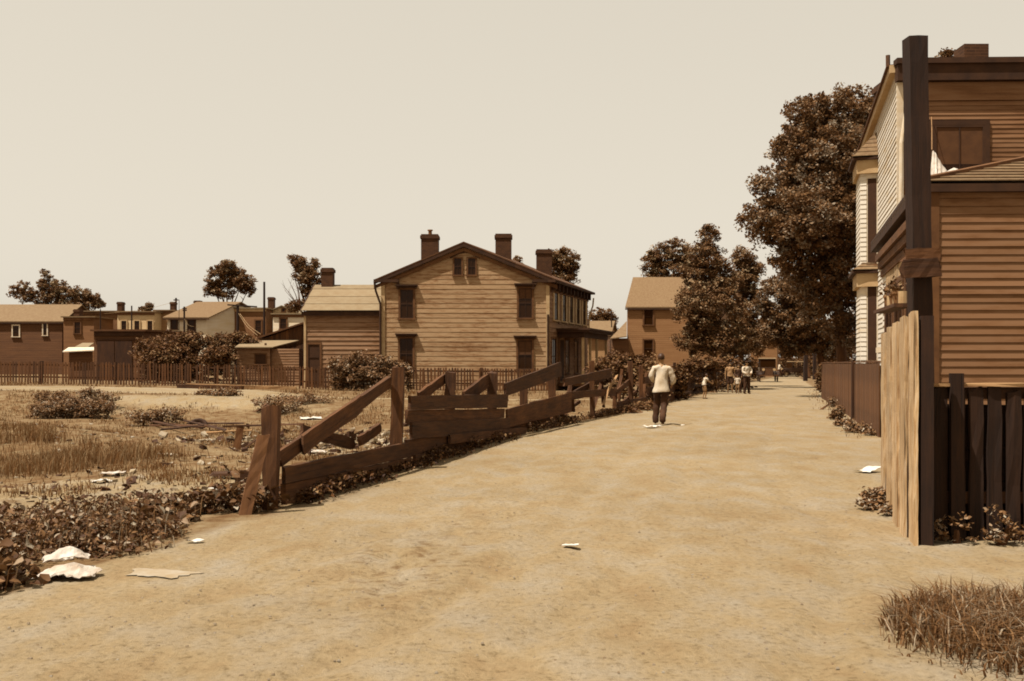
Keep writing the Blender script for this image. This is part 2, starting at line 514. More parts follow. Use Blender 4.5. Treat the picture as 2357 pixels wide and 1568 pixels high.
cxm = (GX[:-1, :-1] + GX[1:, 1:]).ravel() / 2; cym = (GY[:-1, :-1] + GY[1:, 1:]).ravel() / 2
um = cxm - bnd(cym)
road_m = (um > 0) & (um < 7.2 + .0 * cym) & (cym < 135)
path_m = (~road_m) & (um < -1) & (cym > 42.6) & (cym < 50.2) & (cxm < -2)
lot_m = (~road_m) & (~path_m) & (um <= 0) & (cym < 56)
rest_m = ~(road_m | path_m | lot_m)
PV = np.stack([GX.ravel(), GY.ravel(), GZ.ravel()], -1)
for nm, msk in (('dirt_road', road_m), ('sandy_path', path_m), ('vacant_lot', lot_m), ('ground', rest_m)):
    q = quads[msk]; used, inv = np.unique(q, return_inverse=True)
    o = mesh_obj(nm, PV[used], inv.reshape(-1, 4), M['earth'], attrs={'veg': veg.ravel()[used], 'hoof_holes': np.clip(hoof_holes, 0, 1).ravel()[used]}, smooth_sh=True)
    o['kind'] = 'structure'

# ---------------------------------------------------------------- vegetation generators
def rand_dirs(n):
    v = rng.normal(size=(n, 3)); return v / np.linalg.norm(v, axis=1, keepdims=True)
def leaves(name, C, size, mat, parent=None, loc=None, up=.6, aspect=.62, tint=None):
    n = len(C)
    nr = rand_dirs(n); nr[:, 2] = np.abs(nr[:, 2]) + up; nr /= np.linalg.norm(nr, axis=1, keepdims=True)
    t = np.cross(nr, rand_dirs(n)); t /= np.linalg.norm(t, axis=1, keepdims=True) + 1e-9
    b = np.cross(nr, t)
    sz = (size * rng.uniform(.6, 1.35, n))[:, None]
    P = np.stack([C - t * sz * .5, C + b * sz * aspect * .5 - nr * sz * .1, C + t * sz * .5, C - b * sz * aspect * .5 - nr * sz * .1], 1)
    V = P.reshape(-1, 3)
    Fq = np.arange(4 * n).reshape(-1, 4)
    if tint is None: tint = rng.uniform(0, 1, n)
    return mesh_obj(name, V, Fq, mat, parent, loc, attrs={'tint': np.repeat(np.clip(tint, 0, 1), 4)})
def folded_leaves(name, C, size, mat, up=.35, aspect=.6, tint=None, parent=None):
    n = len(C)
    nr = rand_dirs(n); nr[:, 2] = np.abs(nr[:, 2]) + up; nr /= np.linalg.norm(nr, axis=1, keepdims=True)
    t = np.cross(nr, rand_dirs(n)); t /= np.linalg.norm(t, axis=1, keepdims=True) + 1e-9
    b = np.cross(nr, t); sz = (size * rng.uniform(.45, 1.5, n))[:, None]
    P = np.stack([C - t * sz * .5, C - t * sz * .12 + b * sz * aspect * .45 + nr * sz * .1, C + t * sz * .22 + b * sz * aspect * .3 + nr * sz * .08, C + t * sz * .55 - nr * sz * .15,
                  C + t * sz * .22 - b * sz * aspect * .3 + nr * sz * .08, C - t * sz * .12 - b * sz * aspect * .45 + nr * sz * .1, C + t * sz * .02 - nr * sz * .02], 1)
    i = np.arange(n)[:, None] * 7
    T = np.concatenate([i + np.array([[0, 6, 1]]), i + np.array([[1, 6, 2]]), i + np.array([[2, 6, 3]]), i + np.array([[3, 6, 4]]), i + np.array([[4, 6, 5]]), i + np.array([[5, 6, 0]])], 0)
    return mesh_obj(name, P.reshape(-1, 3), T, mat, parent, attrs={'tint': np.repeat(np.clip(tint, 0, 1), 7)})
def crown_points(blobs, n_cl, per, cr, fill=.45):
    bl = np.array(blobs, float)  # x,y,z,rx,ry,rz
    wgt = (bl[:, 3] * bl[:, 4] * bl[:, 5]) ** .7; wgt /= wgt.sum()
    k = rng.choice(len(bl), n_cl, p=wgt)
    d = rand_dirs(n_cl)
    r = 1 - fill * rng.uniform(0, 1, n_cl) ** 1.5 + rng.normal(0, .05, n_cl)
    cc = bl[k, :3] + d * bl[k, 3:6] * r[:, None]
    csz = cr * rng.uniform(.5, 1.4, n_cl)
    off = rand_dirs(n_cl * per) * (rng.uniform(0, 1, n_cl * per) ** .5)[:, None]
    off[:, 2] *= .7
    C = np.repeat(cc, per, 0) + off * np.repeat(csz, per)[:, None]
    ct = np.repeat(rng.uniform(0, .55, n_cl), per) + rng.uniform(0, .5, n_cl * per)
    return C, ct
def trunk(parent, base, fork, blobs, r0, mat=None, extra=None):
    m = MB(); base = Vector(base); fork = Vector(fork)
    mid = base.lerp(fork, .5) + Vector((random.uniform(-.1, .1), 0, 0))
    m.tube([base - Vector((0, 0, .2)), base + Vector((0, 0, .25)), mid, fork], [r0 * 1.5, r0 * 1.05, r0 * .85, r0 * .7], 9)
    for b in blobs:
        e = Vector(b[:3]); md = fork.lerp(e, .5) + Vector((random.uniform(-.3, .3), random.uniform(-.3, .3), -.05 * (e - fork).length))
        m.tube([fork - Vector((0, 0, .1)), md, e], [r0 * .5, r0 * .28, r0 * .08], 6)
        for _ in range(3):
            d = Vector(rand_dirs(1)[0]); d.z = abs(d.z)
            q = md.lerp(e, random.uniform(.2, .9)); q2 = q + Vector((d.x * b[3], d.y * b[4], d.z * b[5])) * .8
            m.tube([q, q.lerp(q2, .5) + Vector((0, 0, .1)), q2], [r0 * .14, r0 * .09, r0 * .03], 5)
    return m.build('trunk', mat or M['bark'], parent, smooth_sh=True)
def tree(name, label, base, fork, blobs, r0, n_cl, per, cr, size, mat, cat='tree', group=None, fill=.45, up=.6):
    t = thing(name, label, cat, tuple(base), group)
    trunk(t, base, fork, blobs, r0)
    C, ct = crown_points(blobs, int(n_cl * 1.15), int(per * 1.6), cr * .72, fill)
    leaves('crown', C, size * .68, mat, t, up=up * .7, tint=ct)
    return t
def pb(x, y, Y, rx, ry, depth=None):
    """a crown lobe seen at pixel x,y with pixel radii, at distance Y"""
    c = W(x, y, Y); return (c.x, Y + (0 if depth is None else depth), c.z, rx / F * Y, (rx + ry) / 2 / F * Y, ry / F * Y)
def bush(name, label, blobs, n_cl, per, cr, size, mat, group=None, cat='bush', up=.5, fill=.6):
    b0 = blobs[0]; base = (b0[0], b0[1], gz(b0[0], b0[1]))
    t = thing(name, label, cat, base, group)
    for b in blobs:
        MB().tube([(b[0] * .7 + b0[0] * .3, b[1], gz(b[0], b[1]) - .1), (b[0], b[1], b[2])], [.05, .02], 5).build('stem', M['bark'], t)
    C, ct = crown_points(blobs, n_cl, per, cr, fill)
    g = ground(C[:, 0], C[:, 1])
    low = np.repeat(rng.uniform(0, 1, n_cl) < .45, per); f = np.repeat(rng.uniform(.05, 1, n_cl), per)
    C[:, 2] = np.where(low, g + np.maximum(C[:, 2] - g, .05) * f, C[:, 2])
    k = C[:, 2] > g + .03
    leaves('foliage', C[k], size, mat, t, up=up, tint=ct[k])
    return t
def blades(name, X, Y, H, Wd, mat, lean=.35, z=None, parent=None, loc=None, tint=None, curl=.35):
    n = len(X); Z = ground(X, Y) if z is None else z
    a = rng.uniform(0, 2 * np.pi, n); s = rng.uniform(0, 1, n) * lean
    la = rng.uniform(0, 2 * np.pi, n)
    B = np.stack([X, Y, Z - .01], -1); side = np.stack([np.cos(a), np.sin(a), 0 * a], -1) * (Wd / 2)[:, None]
    ld = np.stack([np.cos(la), np.sin(la), 0 * la], -1)
    up = np.array([0, 0, 1.0])
    mid = B + up * (H * .6)[:, None] + ld * (H * s * .4)[:, None]
    tip = B + up * (H * (1 - .3 * s))[:, None] + ld * (H * s * (1 + curl))[:, None]
    V = np.stack([B - side, B + side, mid + side * .75, mid - side * .75, tip], 1).reshape(-1, 3)
    i = np.arange(n)[:, None] * 5
    T = np.concatenate([i + np.array([[0, 1, 2]]), i + np.array([[0, 2, 3]]), i + np.array([[3, 2, 4]])], 0)
    if tint is None: tint = rng.uniform(0, 1, n)
    return mesh_obj(name, V, T, mat, parent, loc, attrs={'tint': np.repeat(np.clip(tint, 0, 1), 5)})

# ---------------------------------------------------------------- building helpers
UPV = Vector((0, 0, 1))
def window(root, O, a, n, w, h, cas=.11, glass='glass', sash='trim_dark', casing='trim', hood=0, sill=True, cols=2, rows=2, proud=.05, blind=0, name='window'):
    """O = lower left corner of the opening on the wall face; a = unit along, n = outward normal"""
    O, a, n = Vector(O), Vector(a).normalized(), Vector(n).normalized()
    m = MB()
    m.obox(O - a * cas - UPV * .0, a * cas, n * proud, UPV * h)
    m.obox(O + a * w, a * cas, n * proud, UPV * h)
    m.obox(O - a * cas + UPV * h, a * (w + 2 * cas), n * proud, UPV * cas)
    f = m.build(name, M[casing], root)
    MB().obox(O + n * .004, a * w, n * .008, UPV * h).build('pane', M[glass], f)
    if blind:
        MB().obox(O + n * .013 + UPV * h * (1 - blind), a * w, n * .004, UPV * h * blind).build('blind', M['shade'], f)
    s = MB(); t = .045 if w > .5 else .03; d = .02
    q = O + n * .018
    s.obox(q, a * t, n * d, UPV * h); s.obox(q + a * (w - t), a * t, n * d, UPV * h)
    s.obox(q + a * t, a * (w - 2 * t), n * d, UPV * t); s.obox(q + a * t + UPV * (h - t), a * (w - 2 * t), n * d, UPV * t)
    for i in range(1, rows):
        s.obox(q + a * t + UPV * (h * i / rows - t / 2), a * (w - 2 * t), n * (d + .002), UPV * t)
    for i in range(1, cols):
        s.obox(q + a * (w * i / cols - t / 4) + UPV * t, a * (t / 2), n * (d - .003), UPV * (h - 2 * t))
    s.build('sash', M[sash], f)
    if sill:
        MB().obox(O - a * (cas + .05) - UPV * .07, a * (w + 2 * cas + .1), n * (proud + .05), UPV * .068).build('sill', M[casing], f)
    if hood:
        e = .1 + cas
        hm = MB(); hm.obox(O - a * e + UPV * (h + cas + .002), a * (w + 2 * e), n * (proud + .1), UPV * .1)
        hm.obox(O - a * (e + .05) + UPV * (h + cas + .103), a * (w + 2 * e + .1), n * (proud + .17), UPV * .06)
        hm.build('hood', M[hood], f)
    return f

def siding(root, O, a, n, z0, z1, pitch, mat, length=None, rng_fn=None, openings=(), split=4.5, th=.025):
    """clapboards; O base point, a unit along, rng_fn(z)->(s0,s1); openings (s0,s1,z0,z1)"""
    O, a, n = Vector(O), Vector(a).normalized(), Vector(n).normalized()
    z = z0; cnt = 0
    while z < z1 - .02:
        zt = min(z + pitch, z1)
        lo = rng_fn(z) if rng_fn else (0, length); hi = rng_fn(zt) if rng_fn else (0, length)
        cuts = [(lo[0], lo[1])]
        for (s0, s1, b0, b1) in openings:
            if b1 > z + pitch * .4 and b0 < zt - pitch * .4:
                new = []
                for (p, q) in cuts:
                    if s1 <= p or s0 >= q: new.append((p, q)); continue
                    if s0 > p: new.append((p, s0))
                    if s1 < q: new.append((s1, q))
                cuts = new
        for (p, q) in cuts:
            segs = []; x = p
            while q - x > split * 1.3:
                c = x + random.uniform(.6, 1.0) * split; segs.append((x, c - .006)); x = c
            segs.append((x, q))
            for (s0, s1) in segs:
                if s1 - s0 < .04: continue
                t0 = s0 + (hi[0] - lo[0] if abs(s0 - lo[0]) < 1e-6 else 0); t1 = s1 + (hi[1] - lo[1] if abs(s1 - lo[1]) < 1e-6 else 0)
                if t1 <= t0: t0 = t1 = (t0 + t1) / 2
                dz = random.uniform(-.004, .004); k = th * random.uniform(.85, 1.25)
                A = O + a * s0 + UPV * (z - O.z + dz); Bq = O + a * s1 + UPV * (z - O.z - dz * .5)
                C = O + a * t1 + UPV * (zt - O.z); D = O + a * t0 + UPV * (zt - O.z)
                m = MB(); r = random.uniform(0, 50); L = s1 - s0
                m.hexa([A, Bq, Bq + n * k, A + n * k, D, C, C + n * .006, D + n * .006],
                       [(r, r, 0), (r + L, r, 0), (r + L, r, 0), (r, r, 0), (r, r + pitch, 0), (r + L, r + pitch, 0), (r + L, r + pitch, 0), (r, r + pitch, 0)])
                m.build('clapboard', mat, root); cnt += 1
        z = zt
    return cnt

def chimney(root, x0, x1, y0, y1, z0, z1, pot=False, mat='brick', top=True):
    m = MB(); m.box(x0, x1, y0, y1, z0, z1 - .25)
    if top:
        m.box(x0 - .05, x1 + .05, y0 - .05, y1 + .05, z1 - .249, z1 - .08)
        m.box(x0, x1, y0, y1, z1 - .079, z1)
    else: m.box(x0, x1, y0, y1, z1 - .249, z1)
    c = m.build('chimney', M[mat], root)
    if pot:
        xm, ym = (x0 + x1) / 2, (y0 + y1) / 2
        MB().tube([(xm, ym, z1), (xm, ym, z1 + .22), (xm, ym, z1 + .24), (xm, ym, z1 + .3)], [.11, .1, .16, .15], 10).build('chimney_pot', M['clay'], c)
    return c

#PART2
# ================================================================ main house
DIRR = Vector((.288, 1, 0)).normalized(); NR = Vector((DIRR.y, -DIRR.x, 0))
def main_house():
    Y0, XL, XR, ZB, ZE, RX, RZ, LEN = 57.0, -7.12, 2.05, .2, 6.08, -2.64, 7.98, 10.0
    root = thing('frame_house', 'large two-storey gabled clapboard house with peeling paint and a columned porch', 'house', (RX, Y0, ZB))
    bk = DIRR * LEN
    fl, fr = Vector((XL, Y0 + .0, ZB - .3)), Vector((XR, Y0, ZB - .3))
    e = UPV * (ZE - ZB + .3)
    rf = Vector((RX, Y0, RZ)); ins = Vector((0, .03, 0))
    P = [fl + ins, fr + ins, fr + bk, fl + bk, fl + e + ins, fr + e + ins, fr + e + bk, fl + e + bk, rf + ins, rf + bk]
    MB().poly(P, [(0, 1, 5, 8, 4), (1, 2, 6, 5), (2, 3, 7, 9, 6), (3, 0, 4, 7), (4, 8, 9, 7), (5, 6, 9, 8)]).build('wall', M['siding_main'], root)
    hw = (XR - XL) / 2
    def rf_fn(z):
        if z <= ZE: return (0, XR - XL)
        t = (z - ZE) / (RZ - ZE)
        return ((RX - XL) * t, (XR - XL) - (XR - RX) * t)
    W1 = [(921, 951, 667, 733), (920, 950, 779, 850), (1193.5, 1224, 664, 732), (1192, 1224, 784, 850), (1045, 1062, 595, 633), (1077, 1094, 595, 633)]
    ops = []; wins = []
    for i, (x0, x1, yt, yb) in enumerate(W1):
        a0, a1, z1, z0 = WX(x0, Y0) - XL, WX(x1, Y0) - XL, WZ(yt, Y0), WZ(yb, Y0)
        ops.append((a0 - .1, a1 + .1, z0 - .06, z1 + .12)); wins.append((a0, a1, z0, z1, i))
    for (a0, a1, z0, z1, i) in wins:
        small = i >= 4
        window(root, (XL + a0, Y0, z0), (1, 0, 0), (0, -1, 0), a1 - a0, z1 - z0, cas=.07 if small else .1, casing='trim' if small else 'trim',
               hood='trim_dark' if not small else 0, cols=2, rows=2, blind=(.35 if i == 2 else .5 if i == 3 else 0), proud=.05)
    siding(root, (XL, Y0 + .03, ZB - .1), (1, 0, 0), (0, -1, 0), ZB - .1, RZ - .05, .262, M['siding_main'], rng_fn=rf_fn, openings=ops, th=.02)
    # arched hood over the attic pair
    pts = [(WX(x, Y0), Y0 - .03, WZ(y, Y0)) for x, y in ((1036, 594), (1040, 590), (1056, 583), (1070, 580), (1084, 583), (1099, 590), (1104, 594))]
    MB().tube(pts, .055, 6).build('attic_hood', M['trim_dark'], root)
    # front side facing the street
    ops = []
    for s in (1.35, 3.35, 5.15, 7.0, 8.8):
        window(root, fr + DIRR * (s - .42) + UPV * (3.95 - ZB + .3), DIRR, NR, .84, 1.8, cas=.28, casing='trim_pale', cols=2, rows=2, proud=.07)
        ops.append((s - .7, s + .7, 3.9, 6.0))
    for s in (.9, 4.2, 6.6, 8.6):
        window(root, fr + DIRR * (s - .45) + UPV * (.95 - ZB + .3), DIRR, NR, .9, 1.95, cas=.12, casing='trim', cols=2, rows=2)
        ops.append((s - .57, s + .57, .9, 3.0))
    dr = MB().obox(fr + DIRR * 2.1 + UPV * (.55 - ZB + .3), DIRR * 1.1, NR * .06, UPV * 2.3).build('door', M['trim_dark'], root)
    MB().obox(fr + DIRR * 3.05 + NR * .06 + UPV * 1.4, DIRR * .05, NR * .05, UPV * .12).build('handle', M['metal'], dr)
    ops.append((2.0, 3.3, .5, 2.9))
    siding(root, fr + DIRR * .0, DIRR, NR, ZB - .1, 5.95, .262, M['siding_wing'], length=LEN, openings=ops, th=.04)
    # corner boards
    for o, a in ((Vector((XL - .03, Y0 - .05, ZB - .1)), Vector((.2, 0, 0))), (Vector((XR - .19, Y0 - .05, ZB - .1)), Vector((.19, 0, 0)))):
        MB().obox(o, a, (0, .07, 0), UPV * (ZE - ZB)).build('corner_board', M['trim_pale'], root)
    # roof slabs
    ov = .42; fy = Vector((0, -.2, 0)); bb = bk + Vector((0, .3, 0))
    sl = (RZ - ZE) / (RX - XL)
    for sx, xe in ((-1, XL), (1, XR)):
        slope = (RZ - ZE) / abs(RX - xe)
        ef = Vector((xe + sx * ov, Y0, ZE - slope * ov + .12)); rg = Vector((RX, Y0, RZ + .12))
        MB().slab([ef + fy, rg + fy, rg + bb, ef + bb], (0, 0, .07)).build('roof', M['roof_dark'], root)
        # rake trim
        d = (rg - ef).normalized(); nn = Vector((-d.z, 0, d.x)) * (1 if d.x > 0 else -1)
        MB().obox(ef + fy + Vector((0, .01, -.2)), rg - ef, (0, .06, 0), (0, 0, .19)).build('rake_board', M['trim_dark'], root)
        MB().obox(ef + Vector((0, -.1, -.44)), rg - ef, (0, .06, 0), (0, 0, .2)).build('frieze_board', M['trim'], root)
        MB().obox(ef + fy + Vector((0, .07, -.08)), rg - ef, (0, .15, 0), (0, 0, .05)).build('soffit', M['trim'], root)
    # eave returns with brackets
    for x0, x1 in ((XL - .42, XL + .95), (XR - .95, XR + .38)):
        MB().obox((x0, Y0 - .22, ZE - .13), (x1 - x0, 0, 0), (0, .2, 0), (0, 0, .16)).build('eave_return', M['trim_dark'], root)
    MB().obox((XL + .82, Y0 - .18, ZE - .48), (.14, 0, 0), (0, .16, 0), (0, 0, .34)).build('bracket', M['trim_dark'], root)
    MB().obox((XR - .96, Y0 - .18, ZE - .48), (.14, 0, 0), (0, .16, 0), (0, 0, .34)).build('bracket', M['trim_dark'], root)
    # cornice on the street side
    q = fr + UPV * (ZE - ZB + .3)
    MB().obox(q - DIRR * .4 - UPV * .14 , DIRR * (LEN + .8), NR * .42, UPV * .13).build('cornice', M['trim_dark'], root)
    MB().obox(q - UPV * .62 + NR * .03, DIRR * LEN, NR * .05, UPV * .46).build('frieze', M['trim'], root)
    for i in range(11):
        MB().obox(q + DIRR * (.12 + i * .93) - UPV * .55 + NR * .085, DIRR * .13, NR * .24, UPV * .4).build('bracket', M['trim_dark'], root)
    # gutter pipes
    pts = [(XL - .36, Y0 - .3, ZE - .1), (XL - .3, Y0 - .2, ZE - .6), (XL - .06, Y0 - .12, ZE - 1.3), (XL - .06, Y0 - .12, ZE - 3), (XL - .06, Y0 - .12, ZB)]
    MB().tube(pts, .06, 7).build('downspout', M['trim_dark'], root)
    pts = [(XR - .08, Y0 - .12, 4.2), (XR - .08, Y0 - .12, 2.5), (XR - .08, Y0 - .12, ZB)]
    MB().tube(pts, .06, 7).build('downspout', M['trim_dark'], root)
    endp = fr + bk + NR * .1
    MB().tube([endp + UPV * 5.8 + NR * .3, endp + UPV * 5.3 + NR * .25, endp + UPV * 4.6, endp + UPV * 3], .05, 6).build('downspout', M['trim_pale'], root)
    # chimneys
    chimney(root, WX(970, 60), WX(1009, 60), 59.6, 60.5, 6.9, WZ(541, 60), pot=True)
    chimney(root, WX(1140, 60), WX(1177, 60), 59.6, 60.5, 6.5, WZ(540, 60))
    chimney(root, WX(1234, 62), WX(1269, 62), 61.5, 62.4, 6.0, WZ(576, 62))
    # porch
    pr = MB(); s0, s1, dep = 1.75, 8.6, 1.55
    MB().obox(fr + DIRR * s0 + UPV * (.25 - ZB + .3) + NR * .05, DIRR * (s1 - s0), NR * dep, UPV * .18).build('porch_floor', M['trim'], root)
    zt = 3.28 - ZB + .3
    rfp = MB(); rfp.obox(fr + DIRR * (s0 - .25) + UPV * zt + NR * .02, DIRR * (s1 - s0 + .5), NR * (dep + .3), UPV * .12)
    rfp.obox(fr + DIRR * (s0 - .1) + UPV * (zt - .3) + NR * (dep - .12), DIRR * (s1 - s0 + .2), NR * .14, UPV * .299)
    rfp.obox(fr + DIRR * (s0 - .1) + UPV * (zt - .3) + NR * .05, DIRR * .12, NR * (dep - .18), UPV * .299)
    rfp.obox(fr + DIRR * (s0 - .3) + UPV * (zt + .121) + NR * .02, DIRR * (s1 - s0 + .6), NR * (dep + .4), UPV * .1)
    rfp.build('porch_roof', M['trim_dark'], root)
    for s in (s0, s0 + 1.9, s0 + 3.8, s1 - .1):
        MB().obox(fr + DIRR * s + UPV * .48 + NR * (dep - .14), DIRR * .14, NR * .14, UPV * (zt - .78)).build('porch_post', M['trim_pale'], root)
    for s in (s0, s1 - .1):
        MB().obox(fr + DIRR * s + UPV * .48 + NR * .06, DIRR * .1, NR * .1, UPV * (zt - .55)).build('porch_post', M['trim'], root)
    MB().obox(fr + DIRR * 3.9 + UPV * .1 + NR * (dep + .06), DIRR * 1.2, NR * .35, UPV * .2).build('step', M['trim'], root)
main_house()

def rear_wing():
    Y0, XL, XR, ZB = 57.5, -11.42, -7.2, .15
    ze, zr, yr = 4.3, 6.0, 61.2
    root = thing('house_wing', 'one-and-a-half-storey rear wing with pale sheet roof joined to the gabled house', 'house wing', (XL, Y0, ZB))
    P = [(XL, Y0 + .03, ZB - .3), (XR, Y0 + .03, ZB - .3), (XR, 65, ZB - .3), (XL, 65, ZB - .3), (XL, Y0 + .03, ze), (XR, Y0 + .03, ze), (XR, 65, ze), (XL, 65, ze), (XL, yr, zr), (XR, yr, zr)]
    MB().poly(P, [(0, 1, 5, 4), (1, 2, 6, 9, 5), (2, 3, 7, 6), (3, 0, 4, 8, 7), (4, 5, 9, 8), (8, 9, 6, 7)]).build('wall', M['siding_wing'], root)
    dz1 = WZ(793, Y0)
    o = (WX(709, Y0) - XL, WX(736, Y0) - XL)
    siding(root, (XL, Y0 + .03, ZB - .1), (1, 0, 0), (0, -1, 0), ZB - .1, ze, .25, M['siding_wing'], length=XR - XL, openings=[(o[0] - .1, o[1] + .1, 0, dz1 + .12)], th=.045)
    window(root, (XL + o[0], Y0, .45), (1, 0, 0), (0, -1, 0), o[1] - o[0], dz1 - .45, cas=.1, casing='trim', glass='inner', cols=1, rows=3, name='door_frame', sill=False)
    MB().obox((XL - .05, Y0 - .06, ZB), (.12, 0, 0), (0, .08, 0), (0, 0, ze - ZB)).build('corner_board', M['trim_pale'], root)
    MB().obox((XL - .15, Y0 - .2, ze - .14), (XR - XL + .15, 0, 0), (0, .2, 0), (0, 0, .22)).build('cornice', M['trim_dark'], root)
    # four courses of roll roofing
    f0, f1 = Vector((0, Y0 - .25, ze + .1)), Vector((0, yr, zr + .12))
    n = 4
    cuts = [0, .24, .52, .82, 1.0]
    for i in range(n):
        a, b = f0.lerp(f1, cuts[i]), f0.lerp(f1, min(cuts[i + 1] + .02, 1))
        up = Vector((0, -.4, 1)).normalized() * (.012 + .0)
        A = [Vector((XL - .18, a.y, a.z)) + up * 2.6, Vector((XR, a.y, a.z)) + up * 2.6, Vector((XR, b.y, b.z)), Vector((XL - .18, b.y, b.z))]
        MB().slab(A, (0, 0, .03)).build('roof_sheet', M['roof_pale'], root)
    MB().slab([(XL - .18, yr, zr + .1), (XR, yr, zr + .1), (XR, 65.3, ze + .1), (XL - .18, 65.3, ze + .1)], (0, 0, .05)).build('roof', M['roof_dark'], root)
    MB().obox((XL - .2, Y0 - .26, ze + .02), (.05, 0, 0), (0, yr - Y0 + .26, zr - ze + .03), (0, 0, .14)).build('rake_board', M['trim_dark'], root)
    chimney(root, WX(742, 61.2), WX(768, 61.2), 60.8, 61.5, 5.7, WZ(618, 61.2))
rear_wing()

# ================================================================ plain background houses
def box_house(name, label, cat, X0, X1, Y, D, zb, zt, wallmat, roofmat='roof_dark', skew=0.0, wins=(), kind='flat', ridge=0, cornice='trim', group=None, chims=(), casing='trim_pale', extra=None, ovh=.2):
    root = thing(name, label, cat, ((X0 + X1) / 2, Y, zb), group)
    k = Vector((skew * D, D, 0))
    a, b = Vector((X0, Y, zb - .4)), Vector((X1, Y, zb - .4))
    h = UPV * (zt - zb + .4)
    if kind == 'flat':
        P = [a, b, b + k, a + k, a + h, b + h, b + k + h, a + k + h]
        MB().hexa(P).build('wall', M[wallmat], root)
        s = Vector((ovh, 0, 0)); f = Vector((0, -ovh, 0))
        MB().slab([a + h - s + f, b + h + s + f, b + h + k + s, a + h + k - s], (0, 0, .12)).build('roof', M[roofmat], root)
        if cornice:
            MB().obox(a + h - UPV * .28 + Vector((0, -.08, 0)), (X1 - X0, 0, 0), (0, .07, 0), (0, 0, .26)).build('cornice', M[cornice], root)
    elif kind == 'eave':       # ridge parallel to the front
        r0, r1 = a + k * .5 + UPV * (ridge - zb + .4), b + k * .5 + UPV * (ridge - zb + .4)
        P = [a, b, b + k, a + k, a + h, b + h, b + k + h, a + k + h, r0, r1]
        MB().poly(P, [(0, 1, 5, 4), (1, 2, 6, 9, 5), (2, 3, 7, 6), (3, 0, 4, 8, 7), (4, 5, 9, 8), (8, 9, 6, 7)]).build('wall', M[wallmat], root)
        sl = (ridge - zt) / (D * .5); s = Vector((ovh, 0, 0)); f = Vector((0, -ovh, -sl * ovh)); up = UPV * .04
        MB().slab([a + h - s + f + up, b + h + s + f + up, r1 + s + up, r0 - s + up], (0, 0, .1)).build('roof', M[roofmat], root)
        MB().slab([r0 - s + up, r1 + s + up, b + h + k + s - f + up, a + h + k - s - f + up], (0, 0, .1)).build('roof', M[roofmat], root)
        MB().obox(a + h - UPV * .1 + f - s, (X1 - X0 + 2 * ovh, 0, 0), (0, .05, 0), (0, 0, .12)).build('eave_board', M['trim_dark'], root)
    elif kind == 'gable':      # ridge away from us
        mx = (X0 + X1) / 2; r0 = Vector((mx, Y, ridge)); r1 = r0 + k
        P = [a, b, b + k, a + k, a + h, b + h, b + k + h, a + k + h, r0, r1]
        MB().poly(P, [(0, 1, 5, 8, 4), (1, 2, 6, 5), (2, 3, 7, 9, 6), (3, 0, 4, 7), (4, 8, 9, 7), (5, 6, 9, 8)]).build('wall', M[wallmat], root)
        for s, e in ((-1, a + h), (1, b + h)):
            sl = (ridge - zt) / ((X1 - X0) / 2); o = Vector((s * ovh, -ovh, -sl * ovh)); o2 = Vector((0, -ovh, 0)); up = UPV * .04
            MB().slab([e + o + up, r0 + o2 + up, r1 + up, e + k + Vector((s * ovh, 0, -sl * ovh)) + up], (0, 0, .1)).build('roof', M[roofmat], root)
    for (x0, x1, yt, yb) in wins:
        w0, w1, z1, z0 = WX(x0, Y), WX(x1, Y), WZ(yt, Y), WZ(yb, Y)
        window(root, (w0, Y, z0), (1, 0, 0), (0, -1, 0), w1 - w0, z1 - z0, cas=.12, casing=casing, cols=1, rows=2, proud=.08)
    for (x0, x1, yt, dy) in chims:
        yy = Y + dy; chimney(root, WX(x0, yy), WX(x1, yy), yy, yy + .9, zt - .6, WZ(yt, yy))
    return root
M['wall_cream'] = m_lapped('cream_boards', .27, .34, .14)
M['wall_pale'] = m_lapped('pale_boards', .38, .46, .14)
M['wall_mid'] = m_lapped('tan_boards', .13, .18, .14)
M['wall_brown'] = m_lapped('brown_boards', .055, .08, .14)
M['wall_dark'] = m_lapped('dark_boards', .032, .05, .18)
M['wall_grey'] = m_lapped('weathered_grey_boards', .085, .115, .16)
G_ROW = 'row of small houses beyond the picket fence'
Yh = 106.0
zb = .3
box_house('row_house', 'dark gable-roofed house with a pale-framed window at the left end of the row', 'house', WX(-60, Yh), WX(143, Yh), Yh, 9, zb, WZ(741, Yh), 'wall_dark', 'roof_far', kind='eave', ridge=WZ(704, Yh + 4.5), wins=[(100, 108, 744, 772), (30, 44, 750, 775)], casing='white', group=G_ROW)
box_house('row_house', 'low brown house wing with squat chimney, left of the long dark house', 'house', WX(146, Yh - 3), WX(216, Yh - 3), Yh - 3, 5, zb, WZ(731, Yh - 3), 'wall_brown', 'roof_far', wins=[(172, 185, 742, 768)], chims=[(169, 182, 712, 2)], group=G_ROW, casing='trim')
box_house('row_house', 'long dark brown flat-roofed house between the low wing and the cream house', 'house', WX(160, Yh + 3), WX(270, Yh + 3), Yh + 3, 9, zb, WZ(718, Yh + 3), 'wall_brown', 'roof_far', wins=[(221, 229, 745, 770), (240, 248, 745, 770)], group=G_ROW, casing='trim')
box_house('row_house', 'cream flat-roofed house with three windows in a row', 'house', WX(270, Yh), WX(356, Yh), Yh, 10, zb, WZ(719, Yh), 'wall_cream', 'roof_far', wins=[(280, 291, 739, 762), (310, 321, 739, 762), (340, 351, 739, 762)], chims=[(269, 280, 695, 3)], cornice='trim', group=G_ROW, casing='trim_pale')
box_house('row_house', 'tan flat-roofed house tucked between the cream house and the shingled roof', 'house', WX(358, Yh + 2), WX(400, Yh + 2), Yh + 2, 9, zb, WZ(716, Yh + 2), 'wall_mid', 'roof_far', chims=[(391, 401, 695, 3)], group=G_ROW)
